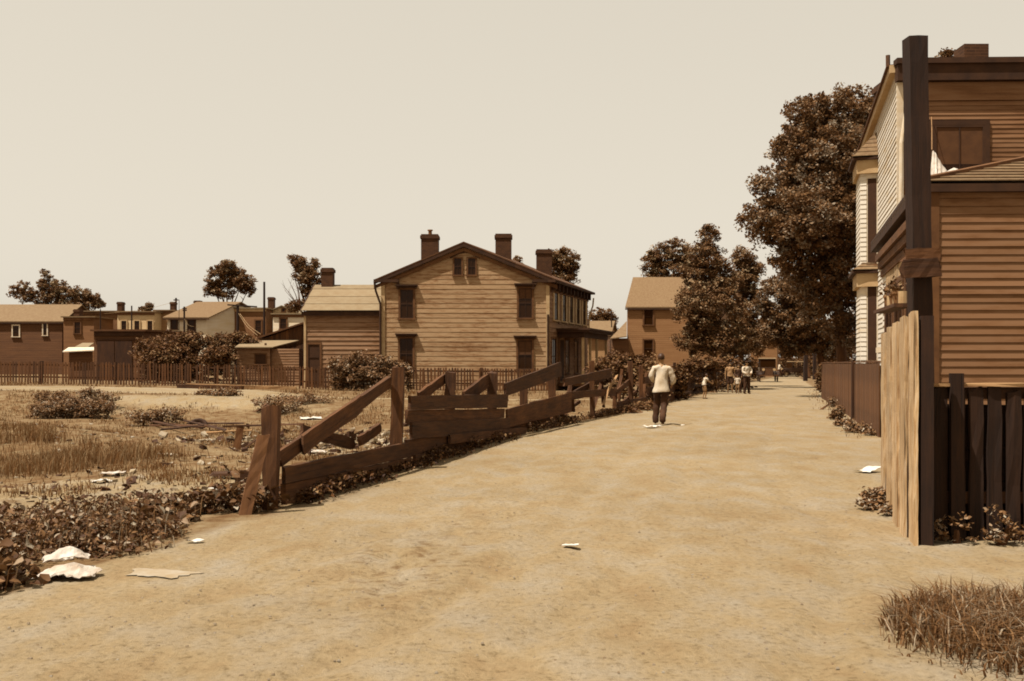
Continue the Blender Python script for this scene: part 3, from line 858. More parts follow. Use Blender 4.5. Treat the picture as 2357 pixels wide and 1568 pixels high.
box_house('row_house', 'small cream house with wide shingled roof and a capped chimney', 'house', WX(385, Yh - 4), WX(475, Yh - 4), Yh - 4, 9, zb, WZ(731, Yh - 4), 'wall_pale', 'roof_shingle', kind='eave', ridge=WZ(698, Yh + .5), skew=.42, wins=[(395, 407, 737, 758), (434, 448, 737, 764)], chims=[(446, 460, 692, 5)], group=G_ROW, casing='trim_dark', ovh=.35)
box_house('row_house', 'brown flat-roofed house with a pale frieze, right of the shingled roof', 'house', WX(512, Yh), WX(612, Yh), Yh, 9, zb, WZ(711, Yh), 'wall_brown', 'roof_pale', wins=[(519, 534, 738, 762), (588, 601, 738, 766)], group=G_ROW, cornice='trim_pale', casing='trim')
box_house('row_house', 'cream house under a low pediment gable with one attic vent', 'house', WX(611, Yh + 3), WX(686, Yh + 3), Yh + 3, 9, zb, WZ(722, Yh + 3), 'wall_cream', 'roof_pale', kind='gable', ridge=WZ(706, Yh + 3), wins=[(650, 655, 711, 718)], chims=[(616, 629, 684, 2)], group=G_ROW, casing='trim')
box_house('row_house', 'white lean-to house with one blind-drawn window beside the rear wing', 'house', WX(628, Yh - 2), WX(720, Yh - 2), Yh - 2, 4, zb, WZ(724, Yh - 2), 'wall_pale', 'roof_pale', wins=[(645, 659, 734, 757)], group=G_ROW, cornice='trim', casing='trim')
# sheds nearer the fence
box_house('shed', 'dark flat-roofed carriage shed with a double door behind the picket fence', 'shed', WX(217, 66), WX(330, 66), 66, 7, .4, WZ(763, 66), 'wall_dark', 'roof_dark', skew=.2, cornice='trim_dark')
sd_ = [o for o in COL.objects if o.name == 'shed'][0]
MB().obox((WX(222, 66), 65.93, WZ(783, 66)), (WX(330, 66) - WX(222, 66), 0, 0), (0, .06, 0), (0, 0, .1)).build('door_rail', M['darkboard'], sd_)
for xa, xb in ((224, 263), (265, 304)):
    MB().obox((WX(xa, 66), 65.95, .3), (WX(xb, 66) - WX(xa, 66), 0, 0), (0, .045, 0), (0, 0, WZ(785, 66) - .3)).build('door', M['darkboard'], sd_)
r = box_house('shed', 'small clapboard lean-to shed with pale roof and square dark window', 'shed', WX(545, 60), WX(622, 60), 60, 4.2, .3, WZ(801, 60), 'inner', 'roof_pale', kind='flat', cornice=0)
w0 = (WX(588, 60), WX(612, 60), WZ(816, 60), WZ(838, 60))
siding(r, (WX(545, 60), 60, .2), (1, 0, 0), (0, -1, 0), .2, WZ(801, 60), .16, M['siding_wing'], length=WX(622, 60) - WX(545, 60), openings=[(w0[0] - WX(545, 60) - .05, w0[1] - WX(545, 60) + .05, w0[3], w0[2])], th=.03)
window(r, (w0[0], 59.98, w0[3]), (1, 0, 0), (0, -1, 0), w0[1] - w0[0], w0[2] - w0[3], cas=.06, glass='inner', cols=1, rows=1)
for ob in list(r.children):
    if ob.name.startswith('roof'): bpy.data.objects.remove(ob)
MB().slab([W(540, 801, 59.7), W(628, 801, 59.7), W(688, 785.5, 63.6), W(563, 786.5, 63.6)], (0, 0, .06)).build('roof', M['roof_pale'], r)
MB().tube([W(611, 799, 60.6), W(611, 790, 60.6)], .07, 6).build('vent_pipe', M['metal'], r)
xs0, xs1 = WX(623, 60.2), WX(688, 60.2)
siding(r, (xs0, 60.2, .2), (1, 0, 0), (0, -1, 0), .2, WZ(803, 60.2), .16, M['siding_wing'], length=xs1 - xs0, th=.03)
MB().box(xs0, xs1, 60.22, 64, .1, WZ(803, 60.2)).build('wall', M['inner'], r)
# slanting barn behind it
root = thing('barn', 'dark vertical-board outbuilding with a slanting roof against the rear wing', 'barn', (WX(650, 64), 64, .3))
a, b = W(600, 782, 64), W(700, 747, 64)
a0, b0 = Vector((a.x, 64, .1)), Vector((b.x, 64, .1))
kk = Vector((0, 5, 0))
MB().poly([a0, b0, b, a, a0 + kk, b0 + kk, b + kk, a + kk], [(0, 1, 2, 3), (1, 5, 6, 2), (5, 4, 7, 6), (4, 0, 3, 7), (3, 2, 6, 7)]).build('wall', M['inner'], root)
n = 17
for i in range(n):
    t0, t1 = i / n, (i + .95) / n
    p0, p1 = a.lerp(b, t0), a.lerp(b, t1)
    th = Vector((0, -.03 - random.uniform(0, .02), 0))
    m = MB(); r_ = random.uniform(0, 40)
    m.hexa([Vector((p0.x, 64, .1)) + th, Vector((p1.x, 64, .1)) + th, Vector((p1.x, 64, .1)), Vector((p0.x, 64, .1)), p0 + th, p1 + th, p1, p0],
           [(r_, 0, 0), (r_, .25, 0), (r_, .25, 0), (r_, 0, 0), (r_ + 2, 0, 0), (r_ + 2, .25, 0), (r_ + 2, .25, 0), (r_ + 2, 0, 0)])
    m.build('board', M['picket'], root)
MB().slab([a + Vector((-.3, -.3, 0)), b + Vector((.2, -.3, .1)), b + kk + Vector((.2, 0, .1)), a + kk], (0, 0, .1)).build('roof', M['roof_dark'], root)
# two low roofs at the left, in front of the row
for nm, lb, c4, Yd in (('shed', 'low hut with a broad bright flat roof at the far left behind the pickets', ((144, 811), (216, 808), (216, 801), (158, 801.5)), 70),
                       ('shed', 'tiny hut with a small pale roof just above the broad bright one', ((172, 800), (203, 800), (216, 791), (190, 791)), 80)):
    p = [W(c4[0][0], c4[0][1], Yd), W(c4[1][0], c4[1][1], Yd)]
    q = [W(c4[2][0], c4[2][1], Yd + 3), W(c4[3][0], c4[3][1], Yd + 3)]
    rr = thing(nm, lb, 'shed', (p[0].x, Yd, .4))
    MB().slab([p[0], p[1], q[0], q[1]], (0, 0, .06)).build('roof', M['white' if Yd == 70 else 'roof_pale'], rr)
    i_ = Vector((.25, .3, 0))
    MB().poly([Vector((p[0].x + .3, Yd + .3, .2)), Vector((p[1].x - .2, Yd + .3, .2)), Vector((q[0].x - .2, Yd + 2.9, .2)), Vector((q[1].x + .2, Yd + 2.9, .2)),
               Vector((p[0].x + .3, Yd + .3, p[0].z)), Vector((p[1].x - .2, Yd + .3, p[1].z)), Vector((q[0].x - .2, Yd + 2.9, q[0].z)), Vector((q[1].x + .2, Yd + 2.9, q[1].z))], BF).build('wall', M['wall_dark'], rr)

# second house, right of the main one
Y2 = 86.0
h2 = box_house('frame_house', 'plain brown two-storey house with broad shingle roof, half hidden by trees', 'house', WX(1443, Y2), WX(1660, Y2), Y2, 7.2, .0, WZ(707, Y2), 'wall_grey', 'roof_shingle', kind='eave', ridge=WZ(642, Y2 + 3.6), skew=.3, wins=[(1482, 1502, 710, 748), (1481.5, 1501.5, 783, 822)], casing='trim', ovh=.18)
box_house('house_extension', 'low dark lean-to extension against the left end of the brown shingled house', 'shed', WX(1409, Y2 - 1), WX(1447, Y2 - 1), Y2 - 1, 5, .0, WZ(779, Y2 - 1), 'wall_dark', 'roof_far', kind='flat', cornice=0)
ex = [o for o in COL.objects if o.name.startswith('house_extension')][0]
for ob in list(ex.children):
    if ob.name.startswith('roof'): bpy.data.objects.remove(ob)
MB().slab([W(1404, 781, Y2 - 1.3), W(1442, 776, Y2 - 1.3), W(1442, 741, Y2 + 4), W(1412, 778, Y2 + 4)], (0, 0, .08)).build('roof', M['roof_far'], ex)
box_house('far_house', 'low house with a sloping pale roof glimpsed beyond the porch', 'house', WX(1352, 98), WX(1398, 98), 98, 8, .2, WZ(772, 98), 'wall_mid', 'roof_far', kind='eave', ridge=WZ(742, 102), skew=.2, wins=[], ovh=.3)
box_house('far_house', 'pale house front glimpsed through the leaves at the far end of the road', 'house', WX(1728, 122), WX(1788, 122), 122, 6, .0, WZ(752, 122), 'wall_grey', 'roof_far', kind='gable', ridge=WZ(728, 122), skew=.28, wins=[(1745, 1754, 768, 792), (1766, 1775, 768, 792)], ovh=.3)

# ================================================================ right-hand buildings
DB = Vector((.26, 1, 0)).normalized(); NB = Vector((-DB.y, DB.x, 0))
FA = Vector((1, -.03, 0)).normalized(); NFA = Vector((-.03, -1, 0)).normalized()
def shop():
    c0 = Vector((5.86, 14.6, -.1)); ln = 7.13; wd = 6.5
    ze = 3.9
    root = thing('shop_building', 'one-storey brown clapboard building with wide dark eaves beside the gate', 'building', (5.86, 14.6, 0))
    k = DB * ln; f = FA * wd; h = UPV * (ze + .1)
    i1 = FA * .03 + DB * .03
    P = [c0 + i1, c0 + f, c0 + f + k, c0 + k + FA * .03 - DB * .03]; P += [p + h for p in P]
    MB().hexa(P).build('wall', M['inner'], root)
    siding(root, c0 + Vector((0, .02, 0)) + FA * .12, FA, NFA, -.1, ze, .112, M['siding_A'], length=wd - .1, th=.022, split=6)
    MB().obox(c0 + NFA * .03 + NB * .02, FA * .13, -NFA * .03, h).build('corner_board', M['trim'], root)
    # road side: far strip of clapboards, boarded shop front between
    siding(root, c0 + DB * (ln - .85), DB, NB, -.1, ze - .5, .125, M['siding_B'], length=.85, th=.022)
    for i in range(3):
        MB().obox(c0 + UPV * (ze + .1 - .30 - i * .16) + NB * .0, DB * ln, NB * (.16 - i * .05), UPV * .13).build('moulding', M['tightboard'], root)
    n = 22
    for i in range(n):
        s0 = .15 + i * (ln - 1.05) / n; s1 = s0 + (ln - 1.05) / n - .012
        MB().obox(c0 + DB * s0, DB * (s1 - s0), NB * random.uniform(.02, .032), UPV * (ze - .5)).build('board', M['gate' if i > 9 else 'tightboard'], root)
    # shop windows with white sills
    for s0, w in ((1.1, 1.3), (2.9, 1.3), (4.6, 1.3)):
        window(root, c0 + DB * s0 + NB * .034 + UPV * 1.95, DB, NB, w, 1.05, cas=.1, casing='tightboard', cols=2, rows=1, sill=False, proud=.05)
        MB().obox(c0 + DB * (s0 - .15) + NB * .034 + UPV * 1.82, DB * (w + .3), NB * .2, UPV * .1).build('sill', M['white'], root)
    # eaves and hip roof
    ov = .2; e0 = c0 + UPV * (ze + .1) + NB * ov + NFA * .12; e1 = e0 + DB * (ln + 1.1)
    eR = c0 + f + UPV * (ze + .1) + NFA * .12
    MB().slab([e0, eR, c0 + f + k + UPV * (ze + .1), e1], (0, 0, .06)).build('soffit', M['trim_dark'], root)
    MB().obox(e0 + UPV * .061 - DB * .0, DB * (ln + 1.1), -NB * .05, UPV * .16).build('fascia', M['trim_dark'], root)
    MB().obox(e0 + UPV * .061 , FA * (wd + .5), -NFA * .05, UPV * .05).build('fascia', M['trim_dark'], root)
    pit = .31; zt0 = e0.z + .12
    e0r = Vector((e0.x, e0.y, zt0)); eRr = Vector((eR.x, eR.y, zt0)); e1r = Vector((e1.x, e1.y, zt0))
    # front slope in shingle courses
    rise = 1.05; dz = rise; inw = rise / pit
    n = 14
    for i in range(n):
        t0, t1 = i / n, (i + 1.25) / n; t1 = min(t1, 1)
        def row(t):
            y = inw * t
            L = e0r + (DB * y) - NB * (y * .95); Rr = eRr + Vector((0, y, 0))
            return L + UPV * rise * t, Rr + UPV * rise * t
        (a, b), (c, d) = row(t0), row(t1)
        up = UPV * .03
        MB().slab([a + up, b + up, d, c], (0, 0, .016)).build('shingle_course', M['roof_shingle'], root)
    L1 = e0r + DB * inw - NB * inw * .95 + UPV * rise
    L2 = e1r - NB * inw * .95 + UPV * rise
    MB().slab([e0r, L1, L2, e1r], (0, 0, .03)).build('roof', M['roof_shingle'], root)
    d = (L1 - e0r)
    MB().obox(e0r + UPV * .03 , d, FA * .09, UPV * .05).build('hip_board', M['trim'], root)
    MB().slab([L1, eRr + Vector((0, inw, rise)), eRr + Vector((0, ln, rise)), L2], (0, 0, .03)).build('roof', M['roof_dark'], root)
    return root
shop()

def tall_house():
    c0 = Vector((8.5, 23.0, 0)); ln = 9.85; wd = 7.5; zt = 8.05
    root = thing('clapboard_house', 'tall white-sided house with stacked bay windows behind the low brown building', 'house', (8.5, 23, 0))
    k = DB * ln; f = FA * wd; h = UPV * zt
    P = [c0 + FA * .03 + DB * .03, c0 + f, c0 + f + k, c0 + k + FA * .03]; P += [p + h for p in P]
    MB().hexa(P).build('wall', M['inner'], root)
    # front
    x0, x1 = WX(2148, 23) - 8.5, WX(2262, 23) - 8.5
    z0, z1 = WZ(402, 23), WZ(290, 23)
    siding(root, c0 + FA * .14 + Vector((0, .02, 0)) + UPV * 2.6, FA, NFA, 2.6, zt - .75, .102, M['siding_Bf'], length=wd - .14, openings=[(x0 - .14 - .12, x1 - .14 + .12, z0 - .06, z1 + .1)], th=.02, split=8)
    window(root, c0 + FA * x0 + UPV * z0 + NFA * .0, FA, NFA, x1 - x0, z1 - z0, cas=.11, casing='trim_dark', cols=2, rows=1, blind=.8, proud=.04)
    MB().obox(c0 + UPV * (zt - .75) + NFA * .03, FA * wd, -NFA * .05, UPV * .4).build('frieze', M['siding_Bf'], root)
    MB().obox(c0 + UPV * (zt - .34) + NFA * .18 + NB * .05, FA * (wd + .05), -NFA * .2, UPV * .36).build('cornice', M['trim_dark'], root)
    MB().obox(c0 + UPV * (zt + .021) + NFA * .24 + NB * .08, FA * (wd + .08), -NFA * .26, UPV * .12).build('cornice', M['trim_dark'], root)
    MB().obox(c0 + NFA * .035 + NB * .02, FA * .14, -NFA * .04, UPV * (zt - .35)).build('corner_board', M['white'], root)
    MB().slab([c0 + h, c0 + f + h, c0 + f + k + h, c0 + k + h], (0, 0, .03)).build('roof', M['roof_dark'], root)
    # side along the road, with bays
    b0, b1, pr = 4.75, 6.3, .45
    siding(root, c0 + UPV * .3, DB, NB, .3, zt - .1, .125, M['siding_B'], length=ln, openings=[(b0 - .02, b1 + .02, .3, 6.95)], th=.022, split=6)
    MB().obox(c0 + UPV * (zt - .12) + NB * .02, DB * ln, NB * .14, UPV * .17).build('rake_board', M['trim_pale'], root)
    MB().obox(c0 + UPV * (zt + .051) + NB * .02 + DB * .1, DB * ln, NB * .2, UPV * .04).build('roof_edge', M['roof_dark'], root)
    for lv, (za, zb_, zw0, zw1) in enumerate(((.35, 3.6, 1.6, 3.55), (4.0, 6.9, 4.15, 6.42))):
        o = c0 + DB * b0; of = o + NB * pr + DB * .06; e2 = c0 + DB * b1; ef = e2 + NB * pr - DB * .06
        b = thing.__call__ if False else None
        bay = MB().hexa([o + UPV * za, e2 + UPV * za, ef + UPV * za, of + UPV * za, o + UPV * zb_, e2 + UPV * zb_, ef + UPV * zb_, of + UPV * zb_]).build('bay', M['white'], root)
        # near face: outer two thirds boarded, dark window next to the wall
        ax = (of - o).normalized(); nn = Vector((ax.y, -ax.x, 0));
        if nn.y > 0: nn = -nn
        wl_ = (of - o).length
        window(bay, o + ax * .05 + nn * .01 + UPV * zw0, ax, nn, .2, zw1 - zw0 - .25, cas=.04, casing='trim', cols=1, rows=2, proud=.03, sash='trim_dark', name='window') if False else None
        zz = za
        # clapboards on near and outer faces
        i = 0
        while zz < zb_ - .3:
            for (p, a_, L, n_) in ((o + ax * .3, ax, wl_ - .3, nn), (of, (ef - of).normalized(), (ef - of).length, NB)):
                q = p + UPV * zz
                m = MB(); rr_ = random.uniform(0, 40)
                m.hexa([q, q + a_ * L, q + a_ * L + n_ * .02, q + n_ * .02, q + UPV * .12, q + a_ * L + UPV * .12, q + a_ * L + n_ * .005 + UPV * .12, q + n_ * .005 + UPV * .12])
                m.build('clapboard', M['siding_B'], bay)
            zz += .125
        f_ = MB().obox(o + ax * .05 + nn * .002 + UPV * zw0, ax * .22, nn * .006, UPV * (zw1 - zw0)).build('pane', M['inner'], bay)
        MB().obox(o + ax * .02 + nn * .002 + UPV * (zw0 - .08), ax * .28, nn * .08, UPV * .07).build('sill', M['trim'], bay)
        # frieze box and little hip roof
        q = o - DB * .1; qf = of + NB * .1 - DB * .1; qe = e2 + DB * .1; qg = ef + NB * .1 + DB * .1
        bz = zb_ - .35 if lv else zb_ - .05
        MB().hexa([q + UPV * bz, qe + UPV * bz, qg + UPV * bz, qf + UPV * bz] + [p + UPV * zb_ if lv else p + UPV * (zb_ + .3) for p in (q, qe, qg, qf)]).build('bay_frieze', M['trim_pale'], bay)
        zr0 = zb_ + .003 if lv else zb_ + .303
        hh = .75 if lv else .5
        MB().slab([q - DB * .08 + UPV * zr0, qe + DB * .08 + UPV * zr0, qg + NB * .12 + DB * .08 + UPV * zr0, qf + NB * .12 - DB * .08 + UPV * zr0], (0, 0, .06)).build('bay_cornice', M['trim_dark'], bay)
        n = 6
        for i in range(n):
            t0, t1 = i / n, (i + 1.2) / n; t1 = min(t1, .98)
            def ring(t):
                z_ = zr0 + .062 + hh * t
                p_ = pr + .2; B0_ = q - DB * .08; B1_ = qe + DB * .08
                s_ = .55 * t
                return (B0_ + DB * s_ + UPV * z_, B0_ + DB * s_ + NB * p_ * (1 - t) + UPV * z_, B1_ - DB * s_ + NB * p_ * (1 - t) + UPV * z_, B1_ - DB * s_ + UPV * z_)
            r0_, r1_ = ring(t0), ring(t1)
            m = MB()
            u = UPV * .03
            m.slab([r0_[0] + u, r0_[1] + u, r1_[1], r1_[0]], (0, 0, .014)); m.slab([r0_[1] + u, r0_[2] + u, r1_[2], r1_[1]], (0, 0, .014)); m.slab([r0_[2] + u, r0_[3] + u, r1_[3], r1_[2]], (0, 0, .014))
            m.build('shingle_course', M['roof_shingle'], bay)
    # chimneys, stovepipe, downspout
    chimney(root, 11.55, 12.0, 29.6, 30.1, zt, zt + 1.3, top=False)
    ch = root.children[-1]
    chimney(root, WX(2219, 24.6), WX(2275, 24.6), 24.6, 25.2, zt, WZ(101, 24.6), mat='brick', top=False)
    MB().tube([(WX(2044, 27.5), 27.5, zt), (WX(2043, 27.5), 27.5, WZ(128, 27.5))], .06, 8).build('stovepipe', M['metal'], root)
    yy = 22.85
    MB().tube([W(2092, 218, yy), W(2087, 240, yy), W(2074, 330, yy), W(2073, 420, yy), W(2071, 500, yy), Vector((WX(2071, yy), yy, 2.4))], .045, 8).build('downspout', M['white'], root)
    return root
tall_house()
# chimney of the house beyond
root = thing('clapboard_house', 'next house down the road, only its roof and square chimney showing over the bay', 'house', (12.4, 34.5, 0))
MB().hexa([Vector(p) for p in ((12.3, 34.2, 0), (19, 34.2, 0), (21, 42, 0), (14.3, 42, 0), (12.3, 34.2, 7.4), (19, 34.2, 7.4), (21, 42, 7.4), (14.3, 42, 7.4))]).build('wall', M['wall_grey'], root)
MB().slab([(12.1, 34.0, 7.42), (19, 34, 7.42), (21, 42, 7.42), (14.1, 42, 7.42)], (0, 0, .15)).build('roof', M['roof_dark'], root)
chimney(root, WX(2024, 35), WX(2045, 35) + .4, 34.8, 35.6, 7.5, WZ(191, 35))

# ================================================================ fences
def fenceY(px):
    """distance along the broken fence line that shows at pixel column px"""
    Yt = np.linspace(10.0, 60, 4000); xt = CX + F * np.interp(Yt, FY, FX) / Yt
    return float(np.interp(px, xt, Yt))
FY = [9.5, 10.84, 15, 20.9, 26.3, 29.5, 35.3, 44, 60]
FX = [-2.78, -2.5, -1.675, -.3, 1.2, 2.2, 4.15, 6.9, 11.8]
fence = thing('broken_timber_fence', 'broken fence of heavy dark posts, rails and braces along the left of the dirt road', 'fence', (-2.5, 10.84, 0))
def fpt(px, y, dn=0.0, Yo=None):
    Y = Yo or fenceY(px); p = W(px, y, Y)
    d = Vector((.25, .97, 0)).normalized(); n = Vector((d.y, -d.x, 0))
    return p + n * dn
def fboard(x0, yt0, yb0, x1, yt1, yb1, dn=.06, th=.045, nm='board', mat='fence', Y0=None, Y1=None, seg=8, jit=.006):
    a, b = fpt(x0, (yt0 + yb0) / 2, dn, Y0), fpt(x1, (yt1 + yb1) / 2, dn, Y1)
    w0 = (yb0 - yt0) / F * (Y0 or fenceY(x0)); w1 = (yb1 - yt1) / F * (Y1 or fenceY(x1))
    ax = (b - a).normalized(); nrm = Vector((.97, -.25, 0)); up = UPV
    return rough_board(a, b, up * w0, nrm * th, seg=seg, jit=jit, taper=w1 / w0).build(nm, M[mat], fence)
def fbrace(x0, y0, x1, y1, w, dn=-.06, th=.05, mat='fence'):
    a, b = fpt(x0, y0, dn), fpt(x1, y1, dn)
    ax = (b - a).normalized(); nrm = Vector((.97, -.25, 0)); wd = ax.cross(nrm).normalized() * w
    return rough_board(a, b, wd, nrm * th, seg=7).build('brace', M[mat], fence)
def fpost(px, yt, w, d=None, lean=(0, 0), dn=0.0, taper=1.0, yb=None, jag=.015, Y=None):
    Y = Y or fenceY(px); d = d or w
    b = Vector((WX(px, Y), Y, 0)); b.z = gz(b.x, b.y) - .35
    d_ = Vector((.25, .97, 0)).normalized(); n = Vector((d_.y, -d_.x, 0))
    b += n * dn; lean = (lean[0] + random.gauss(0, .02), lean[1] + random.gauss(0, .03))
    t = Vector((b.x + lean[0], b.y + lean[1], WZ(yt, Y)))
    return rough_board(b, t, Vector((w, 0, 0)), Vector((0, d, 0)), seg=9, jit=.005, endjit=jag, taper=taper).build('post', M['fence'], fence)
# first post, wide split head on a narrow foot
fpost(622, 938, .115, .16, lean=(-.02, 0), taper=1.55, jag=.05)
fpost(629, 936, .085, .12, lean=(-.03, .02), taper=1.0, jag=.03, dn=.02)
fpost(908, 846, .17, .16, lean=(.03, 0), jag=.012)
fpost(1046, 856, .17, .14, lean=(.05, 0), dn=-.12)
fpost(1142, 858, .19, .15, lean=(.02, 0), dn=-.08)
fpost(1214, 885, .18, .14, dn=-.1)
fpost(1282, 862, .2, .15, lean=(-.12, 0), dn=-.06)
fpost(1360, 831, .14, .13, dn=.04)
fpost(1410, 902, .13, .12, dn=.05)
fpost(1452, 832, .16, .14)
fpost(1475, 842, .14, .14)
# planks
fboard(633, 1074, 1113, 922, 1018, 1052, dn=.1, th=.05, seg=12)
fboard(634, 1114, 1160, 930, 1053, 1092, dn=.095, th=.05, seg=12)
fboard(924, 911, 943, 1153, 908, 938, dn=.12)
fboard(921, 944, 975, 1148, 941, 962, dn=.09)
fboard(927, 973, 1010, 1157, 962, 992, dn=.13)
fboard(918, 1012, 1054, 1150, 990, 1012, dn=.10)
fboard(932, 1048, 1092, 1128, 1010, 1034, dn=.14)
fboard(1010, 1000, 1022, 1190, 984, 1000, dn=.17)
fboard(940, 1084, 1104, 1075, 1046, 1062, dn=.16)
fboard(1149, 882, 912, 1279, 833, 866, dn=.12)
fboard(1152, 942, 984, 1303, 903, 948, dn=.12)
fboard(1288, 872, 889, 1398, 848, 869, dn=.1)
fboard(1296, 902, 917, 1411, 894, 911, dn=.1)
fboard(1180, 1010, 1017, 1320, 972, 979, dn=.3)
fboard(1150, 985, 1002, 1262, 955, 968, dn=.02)
fboard(1225, 925, 940, 1345, 905, 916, dn=-.05)
fbrace(1238, 968, 1280, 930, .14, dn=-.1)
fbrace(1425, 938, 1470, 900, .1, dn=-.08)
fboard(1412, 925, 938, 1482, 914, 926, dn=.1)
fpost(1503, 846, .15, .13, dn=.02)
fpost(1543, 852, .15, .13, dn=.0)
fboard(1476, 868, 884, 1560, 862, 876, dn=.08)
fboard(1480, 892, 910, 1568, 880, 896, dn=.1)
fboard(1492, 916, 934, 1585, 900, 916, dn=.08)
for i_, (px_, y0_, y1_, ln_) in enumerate(((1312, 955, 872, .2), (1332, 948, 880, -.15), (1378, 945, 868, .3), (1398, 938, 872, -.1), (1424, 930, 862, .25), (1436, 936, 850, .05), (1462, 925, 856, -.2), (1488, 925, 858, .12), (1518, 915, 850, .1), (1530, 912, 856, -.12))):
    a_, b_ = fpt(px_, y0_, -.12 - .03 * (i_ % 3)), fpt(px_ + ln_ * 60, y1_, -.12)
    rough_board(a_, b_, Vector((.1, .03, 0)), Vector((0, .03, 0)), seg=5).build('broken_picket', M['fence'], fence)
# braces
fbrace(646, 1058, 900, 880, .17, dn=-.03, th=.06)
fbrace(690, 1024, 826, 928, .21, dn=.03, th=.05)
fbrace(755, 992, 868, 1024, .15, dn=-.35)
fbrace(860, 1015, 904, 985, .14, dn=-.2)
fbrace(990, 915, 1048, 872, .17, dn=-.2)
fbrace(1084, 918, 1150, 868, .26, dn=-.15)
fbrace(1330, 905, 1402, 866, .14, dn=-.1)
fbrace(1411, 912, 1452, 878, .17, dn=-.05)
fbrace(1300, 960, 1350, 925, .1, dn=-.2)
# split pale pickets standing askew
for x0, y0, x1, y1 in ((1387, 897, 1404, 864), (1372, 932, 1392, 880)):
    a, b = fpt(x0, y0, .2), fpt(x1, y1, .2)
    o = rough_board(a, b, Vector((.09, 0, .04)), Vector((0, .03, 0)), seg=4).build('split_picket', M['fence_pale'], fence)
# plank leaning against the first post (a thing of its own)
a, b = W(562, 1184, 10.35), W(606, 1003, 10.5)
a.z = gz(a.x, a.y) - .03
o = rough_board(a, b, Vector((.125, .02, .03)), Vector((-.02, .06, 0)), seg=9, jit=.004).build('leaning_plank', M['tightboard'], None, loc=tuple(a))
tag(o, 'narrow plank leaning against the split-topped first post of the broken fence', 'plank')

# picket fence behind the lot: single pickets
pf = thing('picket_fence', 'long old picket fence across the back of the vacant lot', 'fence', (-15, 54, .2))
YP = 54.0
pk = None; X = -28.2; i = 0
tops = lambda X: np.interp(X, [-28, -24, -10.8, -1.8, 3], [1.66, 1.64, 1.39, 1.29, 1.27])
H = 1.17
while X < 2.2:
    zt_ = float(tops(X)) + random.uniform(-.035, .035)
    if pk is None:
        m = MB(); w, t = .085, .02
        m.poly([(0, 0, 0), (w, 0, 0), (w, 0, H - .06), (w / 2, 0, H), (0, 0, H - .06), (0, t, 0), (w, t, 0), (w, t, H - .06), (w / 2, t, H), (0, t, H - .06)],
               [(0, 1, 2, 3, 4), (9, 8, 7, 6, 5), (0, 5, 6, 1), (1, 6, 7, 2), (2, 7, 8, 3), (3, 8, 9, 4), (4, 9, 5, 0)])
        pk = m.build('picket', M['picket'], None); pk.parent = pf; c = pk
    else:
        c = pk.copy(); COL.objects.link(c); c.parent = pf
    c.location = Vector((X, YP - .04, zt_ - H)) - Vector(pf.location)
    c.rotation_euler = (0, R(random.gauss(0, 1.3)), R(random.uniform(-4, 4)))
    c.scale = (random.uniform(.8, 1.25), 1, 1)
    X += random.uniform(.135, .165) if random.random() > .03 else .32
    i += 1
for zo in (.32, .95):
    for x0 in np.arange(-28.2, 2.2, 3.8):
        x1 = min(x0 + 3.8, 2.25)
        p, q = Vector((x0, YP, float(tops(x0)) - H + zo)), Vector((x1, YP, float(tops(x1)) - H + zo))
        MB().obox(p, q - p, (0, .05, 0), (0, 0, .08)).build('rail', M['picket'], pf)
for x0 in np.arange(-28.2, 2.3, 3.8):
    MB().obox((x0 - .06, YP + .052, 0), (.13, 0, 0), (0, .12, 0), (0, 0, float(tops(x0)) + .02)).build('post', M['picket'], pf)

# tight brown board fence, right of the road
tf = thing('board_fence', 'close-boarded brown fence in front of the white-sided house', 'fence', (7.67, 21.6, 0))
n = 150; L = 25.6; d = Vector((.249, 1, 0)).normalized(); nn = Vector((-d.y, d.x, 0))
st = Vector((7.56, 21.4, 0))
base = None
for i in range(n):
    p = st + d * (i * L / n); w = L / n - .008
    if base is None:
        base = MB().obox((0, 0, 0), d * w, nn * .025, UPV * 1.62).build('board', M['tightboard'], None); base.parent = tf; c = base
    else:
        c = base.copy(); COL.objects.link(c); c.parent = tf
    zt_ = 1.52 + .012 * math.sin(i * .5) + random.uniform(-.008, .008)
    c.location = p + nn * random.uniform(0, .012) + Vector((0, 0, zt_ - 1.62)) - Vector(tf.location)
for i in range(4):
    MB().obox(st + d * (.1 + i * L / 4), d * (L / 4 - .02), -nn * .06, UPV * 1.47).build('backing_rail', M['darkboard'], tf)
MB().obox(st + d * 6.6 + nn * .04, d * .13, nn * .06, UPV * 1.57).build('post', M['darkboard'], tf)
MB().obox(st + UPV * 1.535 - nn * .06, d * L, nn * .1, UPV * .03).build('cap_rail', M['tightboard'], tf)

# dark board fence on the left of the road, beyond the broken one
lf = thing('board_fence', 'low dark fence of rough boards along the left of the road behind the walking man', 'fence', (5.9, 41.5, 0))
Yy = 40.5
while Yy < 74:
    x = float(bnd(Yy)) - .5; w = random.uniform(.16, .24)
    p = Vector((x, Yy, gz(x, Yy) - .1)); h_ = 1.22 + .12 * math.sin(Yy * .7) + random.uniform(-.08, .08) + max(0, (Yy - 52) * .006)
    MB().obox(p, Vector((.29, .96, 0)) * w, Vector((-.03, .01, 0)), Vector((random.uniform(-.01, .01), 0, h_))).build('board', M['darkboard'], lf)
    Yy += w + random.choice((.01, .01, .02, .05, .1))
for y0 in np.arange(40.5, 72, 5):
    p = Vector((float(bnd(y0)) - .6, y0, .85)); q = Vector((float(bnd(y0 + 5)) - .6, y0 + 5, .85))
    MB().obox(p, q - p, (-.06, 0, 0), (0, 0, .1)).build('rail', M['darkboard'], lf)
    MB().obox(p - UPV * .95, (.12, 0, 0), (0, .12, 0), (0, 0, random.uniform(1.35, 1.7))).build('post', M['darkboard'], lf)

